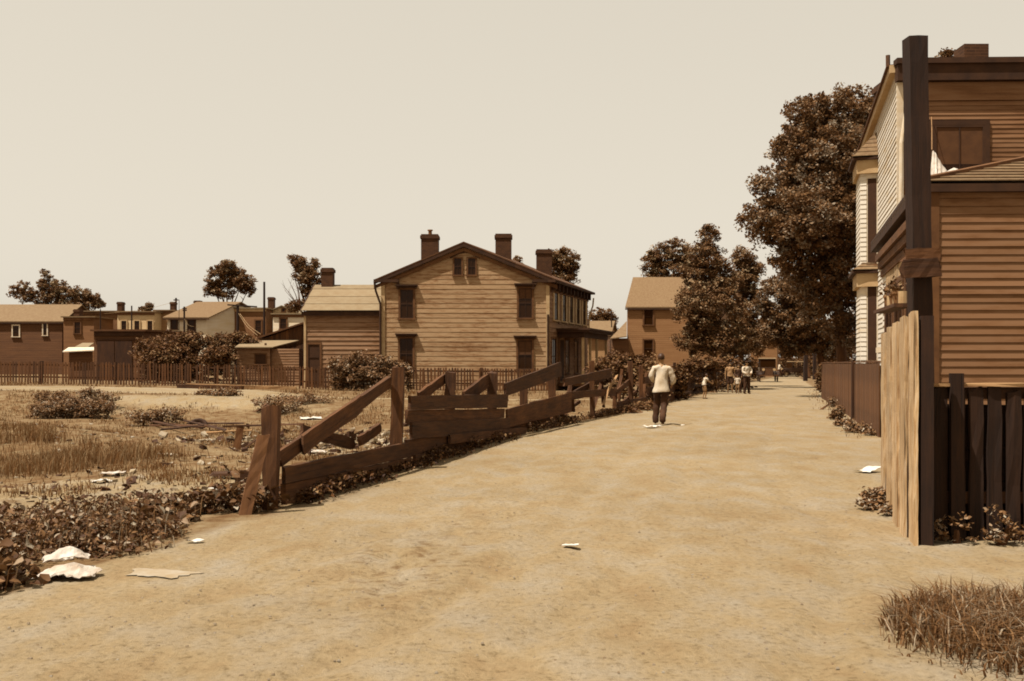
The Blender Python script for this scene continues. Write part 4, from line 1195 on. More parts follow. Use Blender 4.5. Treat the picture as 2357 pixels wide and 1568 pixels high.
# ---- gate planks, tall post and shelf at the near right
gate = thing('plank_screen', 'tall screen of grey upright planks at the right of the road', 'fence', (3.34, 8.63, 0))
pts = [(3.345, 8.63), (3.46, 9.05), (3.575, 9.45), (3.80, 10.28), (4.05, 11.2)]
tops_ = [1.955, 1.93, 1.87, 1.86, 1.83, 1.8]
seg = []
P0 = Vector((3.345, 8.63, 0)); dg = Vector((.265, 1, 0)).normalized(); ng = Vector((-dg.y, dg.x, 0))
s = 0; ws = [.42, .4, .2, .46, .3, .36, .3, .34]
for i, w in enumerate(ws):
    p = P0 + dg * (s + w / 2) + ng * (.03 * (i % 2) + random.uniform(-.01, .01) if i else .0)
    zt_ = 1.955 - i * .016 + random.uniform(-.03, .02)
    g0 = gz(p.x, p.y) - .06
    # two or three half-width faces so each plank is gently cupped
    rough_board(p + UPV * g0, p + UPV * zt_, dg * (w - .02), ng * .035, seg=14, jit=.004, endjit=.012).build('plank', M['gate'], gate)
    s += w
MB().obox(P0 + dg * .03 - ng * .14 + UPV * -.1, dg * .11, ng * .1, UPV * 2.0).build('post', M['pole'], gate)
for z in (.5, 1.6):
    MB().obox(P0 + dg * .16 - ng * .1 + UPV * z, dg * (s - .2), ng * .07, UPV * .1).build('rail', M['darkboard'], gate)
# short dark post at the far end
o = rough_board((4.70, 13.05, -.1), (4.72, 13.05, 1.25), Vector((.055, 0, 0)), Vector((0, .09, 0)), seg=6).build('short_post', M['pole'], None, loc=(4.7, 13.05, 0))
tag(o, 'short dark post standing just beyond the tall grey planks', 'post')
# tall pole
pole = thing('utility_post', 'very tall dark square post rising past the eaves, two boards nailed across it', 'post', (3.72, 9.3, 0))
a, b = Vector((WX(2128, 9.3), 9.3, -.3)), Vector((WX(2105, 9.3), 9.3, WZ(89, 9.3)))
rough_board(a, b, Vector((.165, 0, 0)), Vector((0, .165, 0)), seg=20, jit=.004, endjit=.008).build('shaft', M['pole'], pole)
rough_board(W(2078, 588, 9.18), W(2161, 585, 9.18), Vector((0, 0, .11)), Vector((0, .035, 0)), seg=5, jit=.004).build('cross_board', M['fence'], pole)
rough_board(W(2079, 619, 9.15), W(2160, 615, 9.15), Vector((0, 0, .165)), Vector((0, .035, 0)), seg=5, jit=.005).build('cross_board', M['darkboard'], pole)
# low picket fence at the right, its shade put into near-black wood
sf = thing('picket_fence', 'short dark close-set picket fence running right from the tall planks', 'fence', (3.5, 8.95, 0))
YQ = 8.95
for x in np.arange(3.52, 6.9, .155):
    h_ = 1.3 + random.uniform(-.05, .03)
    rough_board((x, YQ, -.08), (x + random.uniform(-.015, .015), YQ, h_), Vector((.12, 0, 0)), Vector((0, .025, 0)), seg=5).build('picket', M['pole'], sf)
for z in (.3, 1.2):
    MB().obox((3.45, YQ + .02, z), (3.6, 0, 0), (0, .05, 0), (0, 0, .1)).build('rail', M['darkboard'], sf)
rough_board((3.45, YQ + .09, .57), (7.0, YQ + .09, .57), Vector((0, 0, 1.16)), Vector((0, .03, 0)), seg=8).build('shade_board', M['pole'], sf)  # added near-black board, painting the shade behind and between the pickets
rough_board((3.5, YQ - .005, 1.315), (4.55, YQ - .005, 1.325), Vector((0, .06, 0)), Vector((0, 0, .025)), seg=5).build('cap_rail', M['fence_pale'], sf)  # pale timber paints the sunlit top of the dark fence
MB().obox((WX(2182, YQ) , YQ - .06, 0), (.11, 0, 0), (0, .05, 0), (0, 0, 1.42)).build('post', M['pole'], sf)

# flower shelf above the planks
shelf = tag(MB().obox(W(2045, 722, 11.9), (W(2098, 706, 10.1) - W(2045, 722, 11.9)), Vector((-.16, .04, 0)), (0, 0, .035)).build('shelf', M['fence'], None, loc=tuple(W(2045, 722, 11.9))), 'dark little shelf fixed behind the top of the grey planks', 'shelf')
p0, p1 = W(2045, 722, 11.9), W(2098, 706, 10.1)
for i in range(6):
    c = p0.lerp(p1, .38 + i * .11) + Vector((-.08 + random.uniform(-.02, .02), .02, .037))
    if i % 2 == 0:
        pt = thing('flower_pot', ('leftmost', 0, 'middle', 0, 'rightmost')[i] + ' clay pot with a scrubby plant on the little shelf above the planks', 'flower pot', tuple(c), 'pots and tins on the little shelf')
        MB().tube([c, c + UPV * .1, c + UPV * .105, c + UPV * .13], [.035, .05, .058, .058], 9).build('pot', M['clay'], pt)
        C = np.array(c) + np.array([0, 0, .19]) + rng.normal(0, .05, (50, 3))
        leaves('foliage', C, .05, M['leaf_bush'], pt)
    else:
        tn = MB().tube([c, c + UPV * .12], .042, 10).build('tin_can', M['tin'], None, loc=tuple(c))
        tag(tn, (0, 'pale tin can between the leftmost and middle flower pots', 0, 'pale tin can between the middle and rightmost flower pots', 0, 'pale tin can at the right end of the little shelf')[i], 'tin', 'pots and tins on the little shelf')
# ================================================================ trees
# the big maple behind the board fence
Yt = 46
tree('maple_tree', 'tallest broad leafy tree, rising above the brown board fence beside the bay-windowed house',
     (WX(1945, 50), 50, gz(16, 50)), (WX(1930, 50), 50, 4.5),
     [pb(1890, 340, Yt + 2, 105, 120), pb(1905, 480, Yt + 2, 125, 110), pb(1860, 258, Yt, 46, 46), pb(1935, 262, Yt, 64, 58), pb(1990, 270, Yt + 1, 60, 70), pb(1840, 340, Yt, 65, 55), pb(1930, 370, Yt - 1, 90, 85), pb(2010, 380, Yt + 2, 60, 100),
      pb(1808, 430, Yt, 78, 52), pb(1783, 498, Yt, 82, 50), pb(1800, 545, Yt + 1, 70, 34), pb(1880, 500, Yt - 2, 100, 75), pb(1975, 500, Yt, 70, 90), pb(1850, 585, Yt, 85, 60), pb(1940, 620, Yt - 1, 85, 75), pb(1900, 690, Yt, 75, 65), pb(2000, 690, Yt + 1, 50, 80), pb(1960, 760, Yt, 45, 40)],
     .28, 2250, 34, .48, .215, M['leaf_big'], fill=.55, up=.35)
Yt = 66
tree('maple_tree', 'spreading tree whose low boughs hang over the road past the tall maple',
     (WX(1895, 66), 66, gz(19.6, 66)), (WX(1880, 66), 66, 4.0),
     [pb(1830, 660, Yt, 55, 50), pb(1780, 690, Yt, 45, 45), pb(1850, 720, Yt - 1, 60, 55), pb(1800, 750, Yt, 55, 42), pb(1880, 770, Yt, 60, 42), pb(1835, 800, Yt, 45, 22), pb(1925, 790, Yt, 55, 40)],
     .24, 700, 30, .5, .25, M['leaf_big'], fill=.55, up=.35)
Yt = 100
tree('road_tree', 'low leafy mass under the far trees where the road ends', (WX(1900, 150), 150, 0), (WX(1900, 150), 150, 2.5),
     [pb(1860, 840, 150, 50, 24), pb(1920, 835, 150, 50, 30), pb(1800, 835, 152, 50, 24), pb(1745, 830, 150, 40, 24)], .3, 300, 26, .8, .45, M['leaf_far'], fill=.8)
tree('road_tree', 'dim leafy tree closing the far end of the road',
     (WX(1800, 140), 140, 0), (WX(1800, 140), 140, 3.5),
     [pb(1790, 790, 140, 70, 35), pb(1850, 780, 140, 60, 45), pb(1910, 785, 140, 70, 50), pb(1740, 770, 140, 60, 45), pb(1820, 735, 142, 60, 40), pb(1960, 770, 142, 60, 60), pb(1700, 800, 142, 50, 30)],
     .3, 520, 28, .9, .5, M['leaf_far'], fill=.7)
# left of the road
Yt = 62
tree('street_tree', 'dark dense pointed tree at the left of the road hiding the brown house',
     (WX(1640, 62), 62, .0), (WX(1645, 62), 62, 2.5),
     [pb(1630, 545, Yt, 22, 28), pb(1628, 595, Yt, 45, 40), pb(1600, 640, Yt, 42, 45), pb(1655, 650, Yt, 45, 50), pb(1600, 710, Yt - 1, 48, 60), pb(1660, 720, Yt - 1, 60, 60), pb(1600, 780, Yt - 1, 45, 45), pb(1670, 790, Yt - 1, 60, 45)],
     .22, 900, 32, .42, .2, M['leaf_mid'], fill=.6)
Yt = 70
tree('street_tree', 'slim leafy tree with forked top between the dark pointed tree and the road',
     (WX(1705, 70), 70, .0), (WX(1708, 70), 70, 2.5),
     [pb(1708, 598, Yt, 25, 30), pb(1730, 615, Yt, 24, 28), pb(1712, 650, Yt, 38, 35), pb(1715, 710, Yt, 40, 50), pb(1712, 775, Yt, 42, 45)],
     .2, 520, 30, .45, .22, M['leaf_mid'], fill=.6)
tree('yard_tree', 'airy tree behind the shingled roof of the brown house',
     (WX(1535, 100), 100, .0), (WX(1535, 100), 100, 6.0),
     [pb(1500, 612, 100, 22, 30), pb(1520, 590, 100, 30, 28), pb(1555, 578, 100, 30, 30), pb(1548, 625, 100, 45, 30), pb(1590, 600, 100, 35, 35), pb(1510, 640, 100, 26, 24)],
     .25, 420, 26, .5, .3, M['leaf_mid'], fill=.6)
# behind the main house
tree('yard_tree', 'round tree crown rising behind the third chimney of the gabled house',
     (WX(1290, 85), 85, .0), (WX(1290, 85), 85, 5.5),
     [pb(1300, 600, 85, 32, 28), pb(1275, 605, 85, 22, 26), pb(1315, 620, 85, 20, 18), pb(1290, 640, 85, 35, 24)],
     .22, 240, 26, .42, .26, M['leaf_mid'], fill=.6)
tree('yard_tree', 'tip of a small tree peeping over the roof slope beside the middle chimney',
     (WX(1195, 85), 85, .0), (WX(1192, 85), 85, 5.5),
     [pb(1190, 603, 85, 13, 12), pb(1196, 620, 85, 18, 14)], .15, 50, 24, .35, .26, M['leaf_mid'], fill=.7)
tree('yard_tree', 'hazy round tree seen between the porch and the brown house',
     (WX(1385, 115), 115, .0), (WX(1385, 115), 115, 3.0),
     [pb(1382, 725, 115, 26, 20), pb(1400, 740, 115, 18, 22), pb(1365, 745, 115, 20, 25), pb(1405, 770, 115, 20, 20)], .22, 150, 26, .5, .32, M['leaf_far'], fill=.7)
# left background
tree('yard_tree', 'heart-shaped tree standing over the shingled cream house',
     (WX(525, 125), 125, .2), (WX(527, 125), 125, 6.5),
     [pb(500, 640, 125, 26, 28), pb(525, 620, 125, 26, 22), pb(560, 645, 125, 26, 24), pb(545, 640, 125, 22, 26), pb(492, 668, 125, 24, 18), pb(570, 668, 125, 18, 16), pb(515, 668, 125, 28, 20)],
     .3, 340, 26, .55, .36, M['leaf_mid'], fill=.6)
t = tree('yard_tree', 'ragged half-bare tree leaning left of the rear wing chimney',
     (WX(700, 80), 80, .2), (WX(712, 80), 80, 5.2),
     [pb(690, 605, 80, 18, 18), pb(700, 630, 80, 24, 28), pb(715, 650, 80, 28, 32), pb(724, 605, 80, 10, 14), pb(725, 680, 80, 24, 24), pb(685, 705, 80, 26, 14), pb(672, 593, 80, 12, 8)],
     .2, 300, 26, .38, .24, M['leaf_mid'], fill=.6)
tw = MB()
for x1, y1 in ((662, 640), (672, 620), (655, 668), (680, 640), (665, 690), (650, 655)):
    a, b = W(690, 712, 79.5), W(x1, y1, 79.5); m_ = a.lerp(b, .5) + Vector((.15, 0, -.1))
    tw.tube([a, m_, b], [.05, .03, .008], 5)
    for _ in range(4):
        q = m_.lerp(b, random.random()); tw.tube([q, q + Vector((random.uniform(-.5, .3), random.uniform(-.3, .3), random.uniform(.2, .7)))], [.014, .004], 4)
tw.build('bare_branch', M['bark'], t)
tree('yard_tree', 'long low clump of trees behind the houses at the far left',
     (WX(150, 122), 122, .2), (WX(150, 122), 122, 4.5),
     [pb(104, 640, 122, 12, 22), pb(112, 662, 122, 26, 26), pb(60, 672, 122, 36, 24), pb(145, 675, 122, 30, 26), pb(180, 680, 122, 28, 22), pb(210, 690, 122, 22, 18), pb(228, 700, 122, 14, 12), pb(120, 700, 122, 35, 30), pb(175, 702, 122, 45, 18)],
     .3, 420, 26, .55, .36, M['leaf_mid'], fill=.65)
tree('yard_tree', 'small tree tip showing above the flat roof of the cream house',
     (WX(340, 125), 125, .2), (WX(340, 125), 125, 5.5), [pb(343, 705, 125, 9, 9), pb(335, 712, 125, 16, 6)], .15, 45, 20, .45, .32, M['leaf_mid'], fill=.7)
tree('yard_tree', 'leafy top of a tree poking over the cornice of the tall white-sided house',
     (WX(2180, 42), 42, 0), (WX(2180, 42), 42, 9.0), [pb(2185, 122, 42, 16, 12), pb(2172, 135, 42, 22, 14), pb(2190, 150, 42, 30, 20)], .2, 60, 22, .2, .18, M['leaf_mid'], fill=.7)

tree('road_tree', 'thin leafy boughs hanging before the pale house front at the end of the road', (WX(1862, 108), 108, 0), (WX(1850, 108), 108, 3.6),
     [pb(1800, 785, 108, 34, 20), pb(1765, 770, 108, 22, 24), pb(1830, 800, 109, 30, 20), pb(1745, 800, 110, 14, 22), pb(1795, 750, 108, 26, 18)], .14, 260, 24, .55, .3, M['leaf_far'], fill=.7)
# trunk-like posts along the far right verge and the lone post in the road
o = rough_board(W(1853, 878, 92), W(1854, 780, 92), Vector((.33, 0, 0)), Vector((0, .33, 0)), seg=5, taper=.7).build('road_post', M['pole'], None, loc=(WX(1853, 92), 92, 0))
tag(o, 'dark stout post standing alone at the right of the far road', 'post')
for xx in (1874, 1885):
    o = rough_board((WX(xx, 100), 100, -.2), (WX(xx, 100), 100, 3.4), Vector((.3, 0, 0)), Vector((0, .3, 0)), seg=5, taper=.8).build('gate_post', M['pole'], None, loc=(WX(xx, 100), 100, 0))
    tag(o, 'left one of the two dark posts at the far right verge' if xx == 1874 else 'right one of the two dark posts at the far right verge', 'post')

# bushes
Yb = 57
bush('bush', 'big dark rambling bush behind the picket fence beside the carriage shed',
     [pb(345, 805, Yb + 3, 35, 28), pb(395, 790, Yb + 3, 40, 28), pb(440, 790, Yb + 3, 35, 28), pb(375, 820, Yb + 2, 55, 28), pb(440, 825, Yb + 2, 45, 25)], 560, 26, .3, .15, M['leaf_bush'])
bush('bush', 'dark bush with arching tips left of the clapboard lean-to shed',
     [pb(495, 795, Yb + 3, 38, 28), pb(545, 785, Yb + 5, 40, 20), pb(580, 790, Yb + 5, 20, 16), pb(500, 822, Yb + 2, 38, 26)], 420, 26, .3, .15, M['leaf_bush'])
bush('rose_bush', 'flowering bush spilling over the picket fence at the left corner of the house',
     [pb(790, 840, 53.5, 36, 24), pb(830, 828, 53.6, 30, 18), pb(775, 868, 53.2, 22, 18), pb(815, 860, 53.3, 40, 20)], 330, 24, .22, .12, M['leaf_weed'])
bush('rose_bush', 'sprawling bush on the picket fence below the lower left window',
     [pb(880, 833, 53.6, 32, 16), pb(920, 842, 53.6, 30, 12), pb(870, 862, 53.4, 40, 18), pb(912, 864, 53.4, 35, 14)], 300, 24, .22, .12, M['leaf_weed'])
bush('yard_bush', 'loose shrubbery in front of the porch end of the gabled house',
     [pb(1405, 830, 46, 30, 22), pb(1440, 845, 44, 35, 28), pb(1380, 845, 46, 25, 16), pb(1480, 838, 44, 30, 22), pb(1500, 860, 42, 34, 26)], 420, 24, .28, .14, M['leaf_bush'])
bush('roadside_bush', 'weedy scrub under the end of the broken fence, left of the walking man',
     [pb(1470, 940, 34, 40, 16), pb(1440, 948, 32, 30, 10), pb(1505, 915, 38, 30, 26), pb(1500, 890, 40, 26, 26)], 330, 22, .2, .1, M['leaf_bush'])
bush('roadside_bush', 'dark scrub against the low board fence, right of the walking man',
     [pb(1560, 868, 43.5, 22, 22), pb(1580, 845, 46, 26, 12)], 170, 22, .22, .12, M['leaf_bush'])
bush('roadside_bush', 'hedge of dark leaves topping the board fence beyond the small child',
     [pb(1620, 838, 52, 40, 14), pb(1670, 836, 56, 35, 14), pb(1715, 842, 62, 30, 16)], 280, 22, .3, .15, M['leaf_bush'])
bush('verge_bush', 'small pale-edged bush at the far corner of the brown board fence',
     [pb(1890, 862, 55, 13, 22), pb(1897, 885, 50, 10, 14)], 120, 22, .18, .11, M['leaf_bush'])
bush('lot_bush', 'dark clump of weeds on the bank at the left of the vacant lot',
     [pb(165, 932, 37, 70, 16), pb(225, 935, 36.6, 44, 16), pb(125, 912, 38.5, 50, 10), pb(205, 903, 39.5, 36, 7), pb(250, 915, 38.4, 20, 8), pb(110, 940, 36.5, 50, 12)], 560, 24, .2, .085, M['leaf_weed'])
bush('lot_bush', 'dark mat of weeds on the edge of the sandy path, left of centre',
     [pb(510, 906, 41.5, 38, 9), pb(475, 905, 41.8, 20, 6)], 130, 24, .2, .09, M['leaf_weed'])
bush('lot_bush', 'thin brush below the bank in the middle of the vacant lot',
     [pb(330, 955, 34, 45, 10), pb(380, 950, 34, 50, 12), pb(640, 925, 38, 60, 14), pb(700, 915, 40, 60, 12)], 330, 20, .22, .08, M['leaf_weed'])

bush('gate_weed', 'leafy weed tuft at the foot of the tall grey planks',
     [pb(2020, 1150, 11.0, 36, 26), pb(2045, 1178, 10.4, 26, 18), pb(2000, 1165, 10.8, 22, 14)], 90, 20, .09, .055, M['leaf_weed'], cat='weed')
bush('fence_weed', 'weeds growing along the foot of the brown board fence',
     [pb(1925, 950, 28, 14, 16), pb(1945, 975, 25, 24, 14), pb(1975, 990, 23, 34, 14), pb(2005, 1000, 22, 18, 8), pb(1915, 925, 34, 8, 10)], 200, 20, .12, .07, M['leaf_weed'], cat='weed')
bush('shade_weed', 'dark weeds in the shade at the foot of the short picket fence',
     [(3.75, 8.8, .1, .3, .12, .14), (4.2, 8.78, .14, .3, .12, .18), (4.8, 8.75, .12, .4, .14, .18)], 60, 18, .08, .045, M['leaf_weed'], cat='weed')

bush('far_bush', 'dark scrub closing the end of the road behind the parked cars',
     [pb(1745, 842, 112, 24, 20), pb(1790, 842, 132, 45, 20), pb(1850, 838, 132, 45, 24), pb(1910, 835, 128, 45, 28), pb(1820, 815, 134, 60, 26)], 420, 22, .5, .26, M['leaf_bush'])
# broad-leaf weed bed at the lower left
def weed_bed():
    n = 2100
    Y = rng.uniform(6.4, 12.0, n); b = bnd(Y)
    X = b - .05 - rng.uniform(0, 1, n) ** .8 * 4.6
    front = -2.1 - (9.6 - Y) * .5
    keep = (X < front + .5 * (fbm(Y * 1.6, X * 1.6, 3, 9) - .35)) & (fbm(X * .8, Y * .8, 3, 61) > .36) & ~((Y > 10.0) & (rng.uniform(0, 1, n) < (Y - 10.0) * .55 * (X < -3.2)))
    keep = keep & (np.hypot(X + 3.2, Y - 7.65) > .42)
    X, Y = X[keep], Y[keep]; n = len(X)
    h = .06 + .32 * np.clip(fbm(X * 1.3, Y * 1.3, 3, 77) - .25, 0, 1) ** 1.1
    h = h * (1 + .7 * (rng.uniform(0, 1, n) > .93))
    big = vnoise(X * .9, Y * .9, 123)
    for nm, per, sz, asp, sel in (('weed_patch', 26, .05, .6, big < .62), ('weed_patch', 14, .088, .85, big >= .5)):
        x, y, hh = X[sel], Y[sel], h[sel]; m = len(x)
        sx = rng.normal(0, .085, (m, per)); sy = rng.normal(0, .085, (m, per)); hz = rng.uniform(.05, 1.2, (m, per))
        C = np.stack([(x[:, None] + sx * (1.3 - .6 * hz)).ravel(), (y[:, None] + sy * (1.3 - .6 * hz)).ravel(), (ground(x, y)[:, None] + hh[:, None] * hz).ravel()], -1)
        g = ground(C[:, 0], C[:, 1]); k = (C[:, 2] > g + .01)
        tn = rng.uniform(0, 1, k.sum()) ** 2.2
        o = folded_leaves(nm, C[k], sz, M['leaf_weed'], up=.45, aspect=asp, tint=tn)
        tag(o, 'fine-leaved weeds along the lower left edge of the road' if sz < .1 else 'broad-leaved weeds mixed into the bed at the lower left', 'weeds', kind='stuff')
        st = rng.uniform(0, 1, m) > .55
    bx = blades('weed_stalks', np.repeat(X, 2) + rng.normal(0, .06, 2 * n), np.repeat(Y, 2) + rng.normal(0, .06, 2 * n), rng.uniform(.1, .36, 2 * n), np.full(2 * n, .009), M['grass_lush'], lean=.5)
    tag(bx, 'thin stalks standing up through the weed bed', 'weeds', kind='stuff')
weed_bed()
# grasses
def scatter(n, x0, x1, y0, y1, dens):
    X = rng.uniform(x0, x1, n); Y = 1 / rng.uniform(1 / y1, 1 / y0, n)
    k = rng.uniform(0, 1, n) < dens(X, Y); return X[k], Y[k]
def veg_at(X, Y):
    u = X - bnd(Y)
    v = smooth((-u - .1) / .8)
    st = smooth((Y - 42.2) / .8) * smooth(((50.5 - 6.5 * smooth((X + 13) / 6)) - Y) / .8)
    bb = np.exp(-((Y - 40) / 1.8) ** 2) * smooth((-X - 6) / 3) * smooth((18 + X) / 6)
    db = np.exp(-(((X + 4.2) / 2.8) ** 2 + ((Y - 27) / 4.5) ** 2)) * .75
    nb = np.exp(-(((X + 5) / 4.5) ** 2 + ((Y - 14.5) / 2.4) ** 2)) * .75
    return v * np.clip(1 - 1.3 * st - bb - db - nb, 0, 1)
X, Y = scatter(230000, -26, 3, 12, 54, lambda X, Y: veg_at(X, Y) * (.06 + 1.2 * smooth((fbm(X * .6, Y * .6, 4, 14) - .48) / .14)) * (X > -.62 * Y - 1))
Hh = rng.uniform(.03, .15, len(X)) * (.6 + .9 * fbm(X * .7, Y * .7, 3, 19)) * (1 + .6 * smooth((Y - 44) / 4)); o = blades('lot_grass', X, Y, Hh, .008 + .0004 * Y, M['grass'], lean=.8)
tag(o, 'thin dry grass over the vacant lot', 'grass', kind='stuff')
ax, ay, bx, by = -22.0, 32.0, -7.5, 21.5
def spur(X, Y):
    dx, dy = bx - ax, by - ay; s = ((X - ax) * dx + (Y - ay) * dy) / (dx * dx + dy * dy)
    d = ((X - ax) * dy - (Y - ay) * dx) / math.hypot(dx, dy)    # >0: near side
    return smooth((1.12 - s) / .12) * smooth((d + .2) / .6) * smooth((5.8 - d) / 4.2)
X, Y = scatter(260000, -22, -4, 13, 33, lambda X, Y: spur(X, Y) * (X > -.62 * Y) * (.08 + .9 * smooth((fbm(X * .6, Y * .6, 4, 44) - .42) / .16)))
o = blades('tall_grass', X, Y, rng.uniform(.12, .5, len(X)) * (.55 + .6 * fbm(X * .8, Y * .8, 3, 88)), .006 + .0003 * Y, M['grass'], lean=.55)
tag(o, 'tall fine seeding grass on the rise at the left of the vacant lot', 'grass', kind='stuff')
X, Y = scatter(40000, -.5, 30, 12, 60, lambda X, Y: (np.exp(-((X - bnd(Y) + .1) / .35) ** 2) * (fbm(X * .9, Y * .9, 3, 5) > .42)) + np.exp(-((X - (.255 * (Y - 21.6) + 7.3)) / .3) ** 2) * (Y > 21))
o = blades('verge_grass', X, Y, rng.uniform(.03, .14, len(X)), .007 + .0004 * Y, M['grass'], lean=.8)
tag(o, 'tufts of verge grass along both fences', 'grass', kind='stuff')
def fence_foot():
    n = 1500
    y = rng.uniform(11.2, 34, n); x0 = np.interp(y, FY, FX)
    x = x0 + rng.normal(.1, .12, n); keep = fbm(y * .9, x * .9, 3, 7) > .42; x, y = x[keep], y[keep]; m = len(x)
    per = 14; hz = rng.uniform(.05, 1, (m, per)); hh = .05 + .2 * vnoise(x * 1.5, y * 1.5, 3)
    C = np.stack([(x[:, None] + rng.normal(0, .07, (m, per))).ravel(), (y[:, None] + rng.normal(0, .1, (m, per))).ravel(), (ground(x, y)[:, None] + hh[:, None] * hz).ravel()], -1)
    o = folded_leaves('fence_weeds', C, .05, M['leaf_bush'], up=.4, aspect=.7, tint=rng.uniform(0, 1, len(C)) ** 1.8)
    tag(o, 'dark low weeds along the foot of the broken fence', 'weeds', kind='stuff')
fence_foot()
# coarse tuft, bottom right
def tuft():
    n = 9000
    X = rng.normal(2.82, .45, n); Y = rng.normal(5.75, .5, n)
    e = ((X - 2.87) / .9) ** 2 + ((Y - 5.7) / .95) ** 2
    k = (e < 1 + .25 * rng.normal(size=n)) & (Y < 6.6) & (X > 1.8 + (Y - 5.2) * .42)
    X, Y = X[k], Y[k]; n = len(X)
    h = rng.uniform(.04, .24, n) * smooth((1.25 - e[k]) / .8)+ .02
    o = blades('grass_tuft', X, Y, h, rng.uniform(.004, .014, n), M['grass_lush'], lean=1.3, curl=.7, tint=rng.uniform(0, 1, n) ** 1.3)
    tag(o, 'coarse tuft of long grass at the lower right of the road', 'grass', kind='stuff')
tuft()

# ================================================================ lot rubbish
def sheet(name, label, cat, cx, cy, w, d, rot, mat, crump=.03, z=0.0, nx=8, ny=6, group=None, corners=None, lift=0):
    V = []; Fq = []; c, s = math.cos(rot), math.sin(rot)
    for j in range(ny + 1):
        for i in range(nx + 1):
            u, v = i / nx - .5, j / ny - .5
            e = 1 - .25 * random.random() * (abs(u) > .45 or abs(v) > .45)
            x, y = u * w * e, v * d * e
            if corners: x *= 1 + corners * v * 2
            X_, Y_ = cx + c * x - s * y, cy + s * x + c * y
            dome = math.exp(-(u * u + v * v) * 9) * crump * 2.2 if nx > 8 else 0
            V.append((X_, Y_, gz(X_, Y_) + .012 + z + dome + crump * float(vnoise(X_ * 14, Y_ * 14, 3)) + crump * .35 * random.random() + lift * (u + .5) ** 2))
    for j in range(ny):
        for i in range(nx):
            a = j * (nx + 1) + i; Fq.append((a, a + 1, a + nx + 2, a + nx + 1))
    nv = len(V); V += [(x, y, zz - .004) for x, y, zz in V]; Fq += [tuple(nv + i for i in reversed(f)) for f in Fq]
    o = mesh_obj(name, V, Fq, M[mat], None, loc=(cx, cy, gz(cx, cy)))
    tag(o, label, cat, group); return o
def gp(x, y, z=0.0):
    Y = (EYE - z) * F / (y - HZ); return WX(x, Y), Y
x, y = gp(160, 1312, .05); sheet('cloth_bundle', 'bulging white cloth or paper sack at the lower left edge of the weeds', 'cloth', x, y, .42, .30, .1, 'cloth_white', crump=.035, nx=14, ny=10)
x, y = gp(132, 1292, .1); sheet('cloth_bundle', 'second crumpled white sheet just behind the bulging sack', 'cloth', x, y + .15, .34, .25, .4, 'cloth_white', crump=.04, nx=14, ny=10, z=.06)
x, y = gp(204, 1298, .05); sheet('paper_scrap', 'small white scrap right of the bulging sack', 'paper', x, y, .11, .08, .4, 'paper')
x, y = gp(368, 1320); sheet('cardboard', 'long flat torn sheet of pale card on the road near the lower left weeds', 'cardboard', x, y, .52, .27, -.32, 'card', crump=.006, corners=.25, z=-.008)
x, y = gp(1313, 1264); sheet('paper_scrap', 'lone white paper scrap in the middle of the dirt road', 'paper', x, y, .14, .12, -.2, 'paper', crump=.01, lift=.015)
x, y = gp(1502, 984); sheet('newspaper', 'crumpled white newspaper lying at the feet of the walking man', 'paper', x, y, .42, .34, .3, 'paper', crump=.05)
x, y = gp(1571, 979); sheet('paper_scrap', 'tiny white scrap in the shadow of the walking man', 'paper', x, y, .09, .08, .3, 'paper', crump=.03)
x, y = gp(1998, 1088); sheet('newspaper', 'folded pale sheet of paper on the ground near the tall grey planks', 'paper', x, y, .34, .28, .55, 'paper', crump=.02, lift=.06)
x, y = gp(448, 1249); sheet('paper_scrap', 'curved pale strip at the right end of the weed bed', 'paper', x, y, .16, .08, .1, 'paper', crump=.02)
x, y = gp(1893, 903); sheet('paper_scrap', 'white scrap by the far corner of the brown board fence', 'paper', x, y, .3, .5, .1, 'paper', crump=.15)
for (px, py, w, d_, r_, mt, lb) in ((258, 1096, .42, .3, .3, 'cloth_white', 'crumpled white rag in the weeds at the left of the vacant lot'),
                                 (235, 1112, .3, .2, 1, 'paper', 'paper scrap just below the white rag in the vacant lot'),
                                 (495, 1133, .3, .12, -.5, 'paper', 'bright splinter of paper in front of the fallen box in the lot'),
                                 (545, 1128, .2, .12, .2, 'paper', 'small pale scrap left of the leaning plank'),
                                 (380, 1050, .4, .2, -.6, 'card', 'pale board scrap on the lower slope of the grassy rise'),
                                 (470, 1018, .5, .22, -.5, 'card', 'pale card lying on the open ground beyond the grassy rise'),
                                 (730, 1045, .5, .6, .2, 'cloth_white', 'white rag glimpsed under the diagonal fence brace'),
                                 (715, 965, .8, .6, .2, 'paper', 'bright papers on the rubbish heap behind the first post')):
    Yg = 10.0
    for _ in range(30):
        zc = gz(WX(px, Yg), Yg); Yg = .5 * Yg + .5 * (EYE - zc) * F / (py - HZ)
    sheet('paper_scrap' if mt == 'paper' else 'rag' if mt == 'cloth_white' else 'card_scrap', lb, 'rubbish', WX(px, Yg), Yg, w, d_, r_, mt, crump=.06)
def gpt(px, py):
    Yg = 20.0
    for _ in range(40):
        zc = gz(WX(px, Yg), Yg); Yg = .5 * Yg + .5 * (EYE - zc) * F / (py - HZ)
    return Vector((WX(px, Yg), Yg, gz(WX(px, Yg), Yg)))
